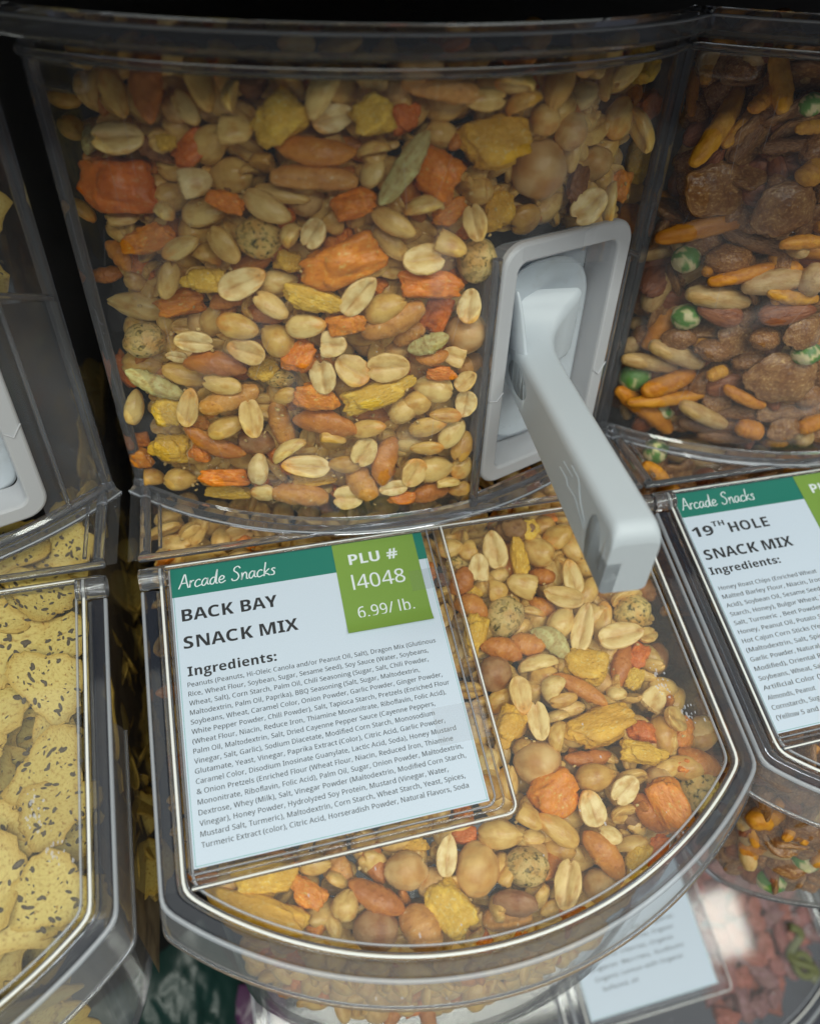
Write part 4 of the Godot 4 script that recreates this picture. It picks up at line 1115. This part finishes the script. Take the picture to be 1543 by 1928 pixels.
	shape("flake", 22, 26, 3, func(d, k):
		# a lumpy flat chip with a ragged outline
		var a: float = atan2(d.y, d.x)
		var rim: float = 1 + 0.20 * wob(Vector3(cos(a), sin(a), 0), k, 0.9) + 0.07 * wob(Vector3(cos(a), sin(a), 0), k + 3, 3.0)
		var p := Vector3(d.x * 0.5 * rim, d.y * 0.5 * rim, 0.5 * signf(d.z) * pow(absf(d.z), 0.9) * (1 + 0.3 * wob(d, k, 3.0)))
		p.z += 0.25 * sin(d.x * 2.2 + k) * cos(d.y * 1.8)
		return [p, Color(1, 1, 1).lerp(Color(0.62, 0.5, 0.42), clampf(0.5 + 2 * wob(d, k + 6, 2.0), 0, 1))])
	shape("ball", 18, 24, 3, func(d, k):
		return [d * 0.5 * (1 + 0.10 * wob(d, k, 1.1) + 0.025 * wob(d, k + 5, 4.0)), Color(1, 1, 1).lerp(Color(0.86, 0.68, 0.46), clampf(wob(d, k + 50, 0.8) * 2.4, 0, 1))])
	shape("pea", 18, 24, 3, func(d, k):
		var cream: float = smoothstep(0.02, 0.07, wob(d, k + 10, 0.9))
		return [d * 0.5 * (1 + 0.07 * wob(d, k, 1.4)), Color(0.15, 0.43, 0.14).lerp(Color(1, 1, 1), cream)])
	shape("almond", 20, 30, 2, func(d, k):
		var th: float = atan2(d.z, d.y)
		var p := Vector3(0.5 * d.x, 0.5 * d.y * (1 - 0.32 * d.x), 0.5 * d.z * (1 - 0.2 * d.x)) * (1 + 0.03 * sin(th * 11 + 2 * wob(d, k, 1.0)))
		return [p, Color(1, 1, 1).lerp(Color(0.66, 0.56, 0.5), 0.5 + 0.5 * sin(th * 11 + 2 * wob(d, k, 1.0)))])
	shape("lump", 16, 22, 3, func(d, k):
		return [d * 0.5 * (1 + 0.16 * wob(d, k, 1.2) + 0.10 * wob(d, k + 3, 3.2)), Color(1, 1, 1).lerp(Color(0.7, 0.6, 0.5), clampf(0.5 + 2 * wob(d, k + 8, 2.2), 0, 1))])
	shape("crisp", 20, 40, 3, func(d, k):
		var a: float = atan2(d.y, d.x)
		var rim: float = 1.0 + 0.19 * cos(3 * a + k) + 0.22 * wob(Vector3(cos(a), sin(a), 0), k, 1.2) + 0.13 * wob(Vector3(cos(a), sin(a), 0), k, 4.0)
		var p := Vector3(d.x * 0.5 * rim, d.y * 0.5 * rim, 0.5 * signf(d.z) * pow(absf(d.z), 0.3))
		p.z += crisp_wave(p.x, p.y, k)
		return [p, Color(1, 1, 1).lerp(Color(0.86, 0.74, 0.52), smoothstep(0.75, 1.0, sqrt(d.x * d.x + d.y * d.y)))])
	# the dark seeds of each crisp, one joined part
	var r := RandomNumberGenerator.new()
	r.seed = 11
	var list := []
	for k in 3:
		var v := PackedVector3Array()
		var idx := PackedInt32Array()
		for s in 84:
			var a := r.randf() * TAU
			var q := sqrt(r.randf()) * 0.44
			var c := Vector2(cos(a), sin(a)) * q
			var face := 1.0 if s % 2 else -1.0
			var w := r.randf() * TAU
			var l := r.randf_range(0.010, 0.062)
			var e := l * r.randf_range(0.38, 0.55)
			var z := crisp_wave(c.x, c.y, k) + face * 0.49
			var n := v.size()
			for i in 8:
				var t := TAU * i / 8
				var p := c + Vector2(cos(t) * l, sin(t) * e).rotated(w)
				v.append(Vector3(p.x, p.y, crisp_wave(p.x, p.y, k) + face * 0.47))
			for i in 8:
				var t := TAU * i / 8
				var p := c + Vector2(cos(t) * l, sin(t) * e).rotated(w) * 0.6
				v.append(Vector3(p.x, p.y, crisp_wave(p.x, p.y, k) + face * (0.57 + 0.05 * r.randf())))
			v.append(Vector3(c.x, c.y, z + face * 0.17))
			for i in 8:
				var j := (i + 1) % 8
				var tri := [n + i, n + j, n + 8 + j, n + i, n + 8 + j, n + 8 + i, n + 8 + i, n + 8 + j, n + 16]
				if face < 0:
					tri.reverse()
				idx.append_array(tri)
		list.append(commit(v, idx, PackedInt32Array(), PackedColorArray(), 1.0))
	meshes["crisp_seed"] = list


func crisp_wave(x: float, y: float, k: int) -> float:
	return 1.6 * (x * x - 0.6 * y * y) * (1 if k % 2 else -1) + 0.25 * sin(x * 5 + k * 2.0) * cos(y * 4 + k)


# code: [node name, noun, category, shapes, materials, thickness over width]
var kinds := {
	"D": ["peanut_half", "roasted peanut half", "peanut", "half", "peanut", 0.55],
	"F": ["peanut_half", "flat-side-out peanut half", "peanut", "half", "pale_peanut", 0.5],
	"S": ["peanut_half", "edgewise peanut half", "peanut", "half", "peanut", 0.8],
	"W": ["whole_peanut", "whole roasted peanut", "peanut", "whole", "peanut", 0.92],
	"R": ["rice_cracker", "orange-brown rice cracker", "rice cracker", "spindle", "rice_cracker", 0.8],
	"N": ["rice_cracker", "tan rice cracker", "rice cracker", "rod", "tan_cracker", 0.8],
	"O": ["pretzel_piece", "bright orange pretzel piece", "pretzel piece", "chunk", "orange_piece", 0.7],
	"Y": ["pretzel_piece", "mustard-yellow pretzel piece", "pretzel piece", "chunk", "yellow_piece", 0.7],
	"V": ["pretzel_piece", "dark brown pretzel piece", "pretzel piece", "chunk", "dark_piece", 0.7],
	"B": ["coated_peanut", "beige coated peanut", "coated peanut", "ball", "beige_ball", 0.95],
	"K": ["coated_peanut", "green-flecked coated peanut", "coated peanut", "ball", "flecked_ball", 0.95],
	"T": ["coated_peanut", "brown coated peanut", "coated peanut", "ball", "brown_ball", 0.95],
	"G": ["rice_cracker", "pale green rice cracker", "rice cracker", "spindle", "green_cracker", 0.7],
	"C": ["corn_stick", "orange corn stick", "corn stick", "stick", "corn_stick", 0.95],
	"P": ["green_pea", "green and cream pea", "pea", "pea", "pea", 0.95],
	"A": ["almond", "dark brown almond", "almond", "almond", "almond", 0.6],
	"H": ["glazed_peanut", "brown glazed peanut", "peanut", "lump", "glazed_nut", 0.85],
	"X": ["sesame_chip", "brown sesame chip", "chip", "flake", "sesame_chip", 0.24],
	"Z": ["cream_stick", "cream cracker stick", "cracker stick", "finger", "tan_stick", 0.95],
	"J": ["brown_stick", "dark brown sesame stick", "sesame stick", "stick", "brown_stick", 0.9],
}


func pose(facing: Vector3, angle: float, kind: String) -> Basis:
	var e1 := (Vector3.RIGHT - facing * facing.x).normalized()
	var e2 := facing.cross(e1)
	var x := e1 * cos(angle) + e2 * sin(angle)
	if rng.randf() < 0.5:
		x = -x
	var b := Basis(x, facing.cross(x), facing)
	var roll := rng.randf_range(-0.35, 0.35)
	if kind == "D":
		roll = PI + rng.randf_range(-0.6, 0.6)
	elif kind == "S":
		roll = (PI / 2 + rng.randf_range(-0.3, 0.3)) * (1.0 if x.x > 0 else -1.0)
	elif kind in ["B", "K", "T", "P", "W", "H"]:
		roll = rng.randf() * TAU if kind != "W" else rng.randf_range(-0.6, 0.6)
	return b * Basis(Vector3.UP, rng.randf_range(-0.2, 0.2)) * Basis(Vector3.RIGHT, roll)


func place_pieces(list: Array, facing: Vector3, where: String, column_words: Array, row_words: Array, lo: Vector2, hi: Vector2, along: Vector3) -> void:
	var first := {}
	for q in list:
		var k: Array = kinds[q[0]]
		var kind: String = q[0]
		var variants: Array = meshes[k[3]]
		var looks: Array = mats[k[4]]
		var w: float = q[5]
		var dims := Vector3(q[4], w, w * k[5])
		if kind == "S":
			dims = Vector3(q[4], maxf(w * 1.15, 8.0), w)
		elif kind in ["B", "K", "T", "P"]:
			dims = Vector3(q[4], w, (q[4] + w) / 2)
		var pick := rng.randi() % looks.size()
		if kind == "D" and rng.randf() < 0.15:
			looks = mats.pale_peanut
			pick = rng.randi() % looks.size()
		var o := part(k[0], variants[rng.randi() % variants.size()], looks[pick], self)
		o.transform = Transform3D(pose(facing, deg_to_rad(q[6]), kind).scaled_local(dims * MM), Vector3(q[1], q[2], q[3]) * MM)
		var size := "large " if q[4] > 24 else "small " if q[4] < 11.5 else ""
		var lie: String = ["level", "tilted up rightward", "upright", "tilted up leftward"][posmod(int(round(q[6] / 45.0)), 4)]
		var c := clampi(int((q[1] - lo.x) / (hi.x - lo.x) * column_words.size()), 0, column_words.size() - 1)
		var y := Vector3(q[1], q[2], q[3]).dot(along)
		var r := clampi(int((y - lo.y) / (hi.y - lo.y) * row_words.size()), 0, row_words.size() - 1)
		if kind in ["B", "K", "T", "P", "H"]:
			lie = "at rest"
		var text := "%s%s %s, %s, %s" % [size, k[1], lie, row_words[r], column_words[c]]
		for extra in ["slim ", "broad ", "deeper-set "]:
			if first.has(text) and not first.has(extra + text):
				text = extra + text
		first[text] = true
		tag(o, text, k[2], ("%s %s" % [k[1].replace("half", "halve") + "s", where]))


func heap(n: String, where: Array, mesh_key: String, mat_key: String, dims: Vector3, label: String, category: String, facing := Vector3.ZERO) -> void:
	# the mass of pieces behind those in front: nobody could count it
	if where.is_empty():
		return
	var mm := MultiMesh.new()
	mm.transform_format = MultiMesh.TRANSFORM_3D
	mm.mesh = meshes[mesh_key][0]
	mm.instance_count = where.size()
	for i in where.size():
		var b := Basis(Vector3(rng.randfn(), rng.randfn(), rng.randfn()).normalized(), rng.randf() * TAU)
		if facing != Vector3.ZERO:
			b = pose((facing + Vector3(rng.randfn(), rng.randfn(), rng.randfn()) * 0.18).normalized(), rng.randf() * TAU, "X")
		mm.set_instance_transform(i, Transform3D(b.scaled_local(dims * MM * rng.randf_range(0.8, 1.2)), where[i] * MM))
	var o := MultiMeshInstance3D.new()
	o.name = numbered(n, self)
	o.multimesh = mm
	o.material_override = mats[mat_key][0]
	tag(o, label, category)
	o.set_meta("kind", "stuff")
	add_child(o, true)


func jit(s: float) -> Vector3:
	return Vector3(rng.randf_range(-s, s), rng.randf_range(-s, s), rng.randf_range(-s, s))


# places behind the hopper front, under the lid and behind the trough walls of a bin moved by dx
func bin_spots(dx: float, step: float, hopper := true, drop := 18.5, spans := [-1.0, 1.0], walls := true, wall_r := 147.0, wall_top := -84.0) -> Array:
	var at := []
	var off := Vector3(dx, 0, 0)
	if hopper:
		for depth in [17.0, 24.0]:
			var a := -0.94
			while a < 0.95:
				var y := 13.0
				while y < 184:
					var p := front_at(a, -depth) + Vector3(0, y, 0)
					var k := (p - Vector3(138, 0, -9)).dot(Vector3(0.349, 0, 0.937))
					if a >= spans[0] and a <= spans[1] and not (p.x > 130 and y < 126 - maxf(0, p.x - 195) * 0.7 and k > -24):
						at.append(p + jit(3) + off)
					y += step
				a += step / 150.0
	for layer in 2:
		var v := -48.0
		while v < 158:
			var u := -2.0
			while u < 203:
				var half := 108.0
				var inside := v < 118 or Vector2(u - 105.5, v + 5.4).length() < 162
				if inside:
					var p := lid_at(u, v, -drop - layer * 8.0)
					if v < 0:
						p.y = 2.0 - 0.1 * p.z - drop - layer * 8.0
					at.append(p + jit(3) + off)
				u += step * 1.1
			v += step * 1.1
	# behind the trough's front and side walls
	for layer in 2:
		for i in (44 if walls else 0):
			var w := lerpf(-1, 1, i / 43.0) * asin(101.0 / 162.0)
			var y := wall_top
			while y > -164:
				at.append(Vector3(105.5 + (wall_r - layer * 9) * sin(w), y, -9 + (wall_r - layer * 9) * cos(w)) + jit(3) + off)
				y -= step
	for x in ([8.0, 203.0] if walls else []):
		var z := -40.0
		while z < 92:
			var y := -0.404 * maxf(z, 0) - 16
			while y > -164:
				at.append(Vector3(x, y, z) + jit(3) + off)
				y -= step * 1.1
			z += step * 1.1
	return at


func build_contents() -> void:
	var fh := Vector3(-0.2, 0.42, 0.88).normalized()
	var ft := Vector3(-0.15, 0.89, 0.43).normalized()
	var cols := ["by the left wall", "left of centre", "at centre", "right of centre", "on the scoop side"]
	var rows := ["bottom of middle hopper", "low in middle hopper", "lower half of middle hopper", "upper half of middle hopper", "high in middle hopper", "top of middle hopper"]
	place_pieces(HOPPER_MIX, fh, "in the middle hopper", cols, rows, Vector2(-14, 10), Vector2(224, 186), Vector3.UP)
	var trows := ["just below middle hopper", "under the middle lid's back", "beside the label card", "beside the label's lower half", "in front of the label", "under the middle lid's front"]
	var tcols := ["left end", "left of centre", "at centre", "right of centre", "right end"]
	place_pieces(TROUGH_MIX, ft, "under the middle lid", tcols, trows, Vector2(-5, -20), Vector2(215, 160), lid_d)
	var rcols := ["by the left wall", "further in", "farthest in"]
	var rrows := ["down in right trough", "just below right hopper", "foot of right hopper", "low in right hopper", "midway up right hopper", "high in right hopper", "top of right hopper"]
	place_pieces(RIGHT_MIX, fh, "in the right bin", rcols, rrows, Vector2(225, -60), Vector2(330, 186), Vector3.UP)
	# what lies behind
	var mix := {"whole": [], "half": [], "spindle": [], "chunk": [], "ball": []}
	var order := ["half", "half", "whole", "half", "half", "half", "spindle", "whole", "half", "half", "chunk", "whole", "half", "ball", "half", "whole"]
	for p in bin_spots(0, 9.6):
		mix[order[rng.randi() % order.size()]].append(p)
	heap("peanut_heap", mix.half, "half", "peanut", Vector3(14.5, 9.2, 5.5), "peanut halves heaped behind the front layer of the middle bin", "peanuts")
	heap("peanut_heap", mix.whole, "whole", "peanut", Vector3(14.5, 10, 9.5), "whole peanuts heaped behind the front layer of the middle bin", "peanuts")
	heap("rice_cracker_heap", mix.spindle, "spindle", "rice_cracker", Vector3(18, 7, 6), "orange-brown rice crackers heaped behind the front layer of the middle bin", "rice crackers")
	heap("pretzel_heap", mix.chunk, "chunk", "orange_piece", Vector3(12, 9, 7), "orange pretzel pieces heaped behind the front layer of the middle bin", "pretzel pieces")
	heap("coated_peanut_heap", mix.ball, "ball", "beige_ball", Vector3(13, 12, 12), "coated peanuts heaped behind the front layer of the middle bin", "coated peanuts")
	var crumbs := []
	for i in 420:
		var q := front_at(rng.randf_range(-0.93, 0.93), -rng.randf_range(3, 13)) + Vector3(0, 10 + 150 * rng.randf() * rng.randf(), 0)
		if q.x < 132 or q.y > 124:
			crumbs.append(q)
	for i in 260:
		var uv := Vector2(rng.randf_range(2, 204), rng.randf_range(-30, 156))
		if uv.y < 112 or (uv - Vector2(105.5, -5.4)).length() < 156:
			crumbs.append(lid_at(uv.x, maxf(uv.y, 0), rng.randf_range(-20, -9)) + Vector3(0, 0, minf(uv.y, 0)))
	heap("crumbs", crumbs, "chunk", "pale_peanut", Vector3(1.7, 1.2, 0.9), "small pale crumbs scattered among the pieces of the middle bin", "crumbs")
	mix = {"lump": [], "flake": [], "almond": [], "stick": [], "finger": []}
	order = ["lump", "flake", "almond", "lump", "lump", "stick", "flake", "almond", "finger", "lump"]
	for p in bin_spots(PITCH - 1, 10.5, true, 19.0, [-1.0, 0.2], true, 151.0, -72.0):
		if p.x < 380:
			mix[order[rng.randi() % order.size()]].append(p)
	heap("glazed_peanut_heap", mix.lump, "lump", "glazed_nut", Vector3(16, 13, 12), "brown glazed peanuts heaped behind the front layer of the right bin", "peanuts")
	heap("sesame_chip_heap", mix.flake, "flake", "sesame_chip", Vector3(24, 20, 6), "brown sesame chips heaped behind the front layer of the right bin", "chips")
	heap("almond_heap", mix.almond, "almond", "almond", Vector3(22, 12, 8), "almonds heaped behind the front layer of the right bin", "almonds")
	heap("corn_stick_heap", mix.stick, "stick", "corn_stick", Vector3(28, 7, 7), "orange corn sticks heaped behind the front layer of the right bin", "corn sticks")
	heap("cream_stick_heap", mix.finger, "finger", "tan_stick", Vector3(22, 8, 8), "cream cracker sticks heaped behind the front layer of the right bin", "cracker sticks")
	# crisps of the left bin
	var tilt_words := ["lying flat", "tilted toward the hinge", "tilted toward the front", "leaning on its neighbour"]
	var n := 0
	for layer in [2, 1, 0]:
		var v := -30.0
		while v < 165:
			var u := 96.0
			while u < 203:
				var p := lid_at(u + rng.randf_range(-6, 6) - 249, v + rng.randf_range(-6, 6), -8.5 - layer * 8.0 + rng.randf_range(-2, 2))
				if v < 0:
					p.y = 2 - 0.1 * p.z - 10 - layer * 8.0
				if v < 112 or Vector2(u - 105.5, v + 5.4).length() < 152:
					var f := (lid_n + Vector3(rng.randf_range(-0.25, 0.25), 0, rng.randf_range(-0.25, 0.3))).normalized()
					var k := rng.randi() % 3
					var row := clampi(int((v + 30) / 33.0), 0, 5)
					crisp(p, f, rng.randf() * TAU, rng.randf_range(36, 54) if u < 188 else 32.0, k, "seeded crisp, %s, %s, %s layer of the trough" % [["behind the hinge", "at the hinge", "back half", "front half", "near the front", "front end"][row], ["far side", "midway", "beside the wall"][clampi(int((u - 96) / 31.0), 0, 2)], ["top", "second", "third"][layer]])
					n += 1
				u += 25.0
			v += 24.0
	var n0 := n
	for q in [[-46, 168, -58, 36, 78], [-50, 148, -54, 38, 84], [-46, 127, -56, 32, 60], [-56, 118, -48, 36, 70], [-66, 160, -46, 44, 30], [-64, 135, -44, 44, 120], [-45, 110, -58, 24, 75], [-62, 108, -46, 36, 150], [-58, 180, -52, 40, 100]]:
		crisp(Vector3(q[0] - 3, q[1], q[2]), Vector3(0.35, 0.2, 0.9), deg_to_rad(q[4]), q[3], n % 3, "seeded crisp standing at the left hopper's front, %s" % ["second from top", "upper middle, beside the edge", "lower middle", "low beside the side wall", "top, farther in", "middle, farther in", "lowest, beside the edge", "lowest, farther in", "topmost"][n - n0])
		n += 1
	var flat := []
	var wall := []
	var front := []
	for i in 90:
		flat.append(lid_at(rng.randf_range(120, 188) - 249, rng.randf_range(-30, 132), rng.randf_range(-46, -24)))
	for i in 120:
		wall.append(Vector3(rng.randf_range(200, 211) - 249, rng.randf_range(-110, -14), rng.randf_range(-200, -64)))
	for i in 130:
		wall.append(Vector3(rng.randf_range(200, 211) - 249, rng.randf_range(-150, -58), rng.randf_range(-60, 58)))
	for i in 90:
		var w := rng.randf_range(0.02, 0.50)
		var rr := rng.randf_range(134, 147)
		front.append(Vector3(105.5 - 249 + rr * sin(w), rng.randf_range(-150, -92), -9 + rr * cos(w)))
	heap("crisp_heap", flat, "crisp", "crisp", Vector3(46, 38, 2.4), "seeded crisps heaped deeper under the left lid", "crisps", lid_n)
	heap("crisp_heap", wall, "crisp", "crisp", Vector3(40, 34, 2.4), "seeded crisps heaped against the side wall of the left bin", "crisps", Vector3.RIGHT)
	heap("crisp_heap", front, "crisp", "crisp", Vector3(40, 34, 2.4), "seeded crisps heaped against the front of the left trough", "crisps", Vector3(0.28, 0.0, 1))


func crisp(p: Vector3, facing: Vector3, angle: float, size: float, k: int, label: String) -> void:
	var o := part("seeded_crisp", meshes.crisp[k], mats.crisp[rng.randi() % 3], self)
	var e1 := (Vector3.RIGHT - facing * facing.x).normalized()
	var x := e1 * cos(angle) + facing.cross(e1) * sin(angle)
	o.transform = Transform3D(Basis(x, facing.cross(x), facing).scaled_local(Vector3(size, size * rng.randf_range(0.62, 0.9), 1.7) * MM), p * MM)
	tag(o, label, "crisp", "seeded crisps in the left bin")
	part("seeds", meshes.crisp_seed[k], mats.crisp_seed[0], o).set_meta("kind", "stuff")


# ------------------------------------------------------------------ the row of bins below
func build_lower_row() -> void:
	var src: Node3D = get_node("bulk_food_bin")
	for a in [[PITCH - 5.6, "clear bulk food bin of pinkish dried fruit on the shelf below, under the right bin"], [-2.0, "clear bulk food bin on the shelf below, right beneath the middle bin"]]:
		var b := src.duplicate()
		b.name = numbered("bulk_food_bin", self)
		b.position = (BIN_BASE + Vector3(a[0], -390, -4)) * MM
		tag(b, a[1], "food bin", "clear bulk food bins on the lower shelf")
		add_child(b, true)
	var o := lid_at(55, 117.4, 0)
	var c := label_card(0, "blurred pale label card with grey lines of print on the lower shelf's bin", "label cards in the lower bins")
	c.position = (o + Vector3(PITCH - 5.6, -390, -4)) * MM
	var lines := ["Organic Apples, Organic", "Organic Strawberries, Organic", "Organic Cherries, Organic", "Organic Berries, Sodium", "Organic Lemon with Organic", "Sulfured, oil"]
	for i in lines.size():
		words("ingredient_line", lines[i], false, 8.0 + (i % 3) * 4, 66 + 7.0 * i, 84 - (i % 3) * 7 - (40 if i == 5 else 0), 2.6, "ink", 0.05, c, o)
	var n := 0
	for layer in [0, 1]:
		for i in 9:
			for j in 8:
				var u := 112.0 + j * 13.5 + rng.randf_range(-4, 4)
				var v := 20.0 + i * 17.0 + rng.randf_range(-4, 4)
				if Vector2(u - 105.5, v + 5.4).length() > 160 and v > 112:
					continue
				var k := rng.randi() % 3
				var piece_ := part("dried_fruit", meshes.chunk[n % 6], mats.pink_fruit[k], self)
				piece_.transform = Transform3D(pose(lid_n, rng.randf() * TAU, "O").scaled_local(Vector3(rng.randf_range(18, 27), 15, 10) * MM), (lid_at(u, v, -10 - layer * 9) + Vector3(PITCH - 5.6, -390, -4)) * MM)
				tag(piece_, "pinkish dried fruit piece in the lower bin, %s, %s" % [["behind the label", "beside the label", "in front of the label"][clampi(i / 3, 0, 2)], ["upper layer", "deeper layer"][layer]], "dried fruit", "pink dried fruit pieces in the lower bin")
				n += 1
	# olive curl of dried vegetable lying on the lower lid
	var at := Vector3(420, -440, 104)
	var curl := thing("olive_curl", at, "olive green curled strip with a hole, lying on the lower bin's lid", "curl")
	var pts := []
	for i in 26:
		var t := i / 25.0
		var w := t * TAU * 1.45
		pts.append(lid_d * (t * 40 - 24) + Vector3(sin(w) * 8.5, 0, 0) + lid_n * (4 + cos(w) * 2.5))
	part("strip", bar(pts, 3.4, 10, 0.7), mats.olive[0], curl)
	pts = []
	for i in 17:
		var w := TAU * i / 16.0
		pts.append(Vector3(cos(w) * 7, 0, 0) + lid_d * (sin(w) * 8 + 4) + lid_n * 3)
	part("loop", bar(pts, 3.0, 10), mats.olive[0], curl)
	# foil bags at the lower left
	for a in [[Vector3(-66, -440, 40), "bag_green", "crumpled dark green foil bag on the lower shelf, left of the bins", 0.3, 88.0], [Vector3(-45, -475, 60), "bag_purple", "crumpled purple foil bag on the lower shelf, in front of the green one", -0.4, 80.0]]:
		var v := PackedVector3Array()
		var idx := PackedInt32Array()
		var nu := 34
		var nv := 34
		for face in [1, -1]:
			for i in nu + 1:
				for j in nv + 1:
					var x := i / float(nu) * 2 - 1
					var y := j / float(nv) * 2 - 1
					var puff := (1 - pow(absf(x), 2.6)) * (1 - pow(absf(y), 2.6))
					var crease := noise.get_noise_3d(x * 150 + 700 * face, y * 150, a[4] * 10) * 9 + absf(noise.get_noise_3d(x * 420, y * 420, 50 * face + a[4])) * -8
					v.append(Vector3(x * 52 * (1 - 0.05 * puff), y * 66, face * (puff * 20 + crease * puff + 0.3)))
			var base := v.size() - (nu + 1) * (nv + 1)
			for i in nu:
				for j in nv:
					var p := base + i * (nv + 1) + j
					idx.append_array([p, p + nv + 1, p + nv + 2, p, p + nv + 2, p + 1] if face > 0 else [p, p + nv + 2, p + nv + 1, p, p + 1, p + nv + 2])
		var t := thing("foil_bag", a[0], a[2], "bag", "foil bags on the lower shelf")
		var body := part("bag_body", commit(v, idx), mats[a[1]][0], t)
		body.rotation = Vector3(-0.75, a[3], 0.2)
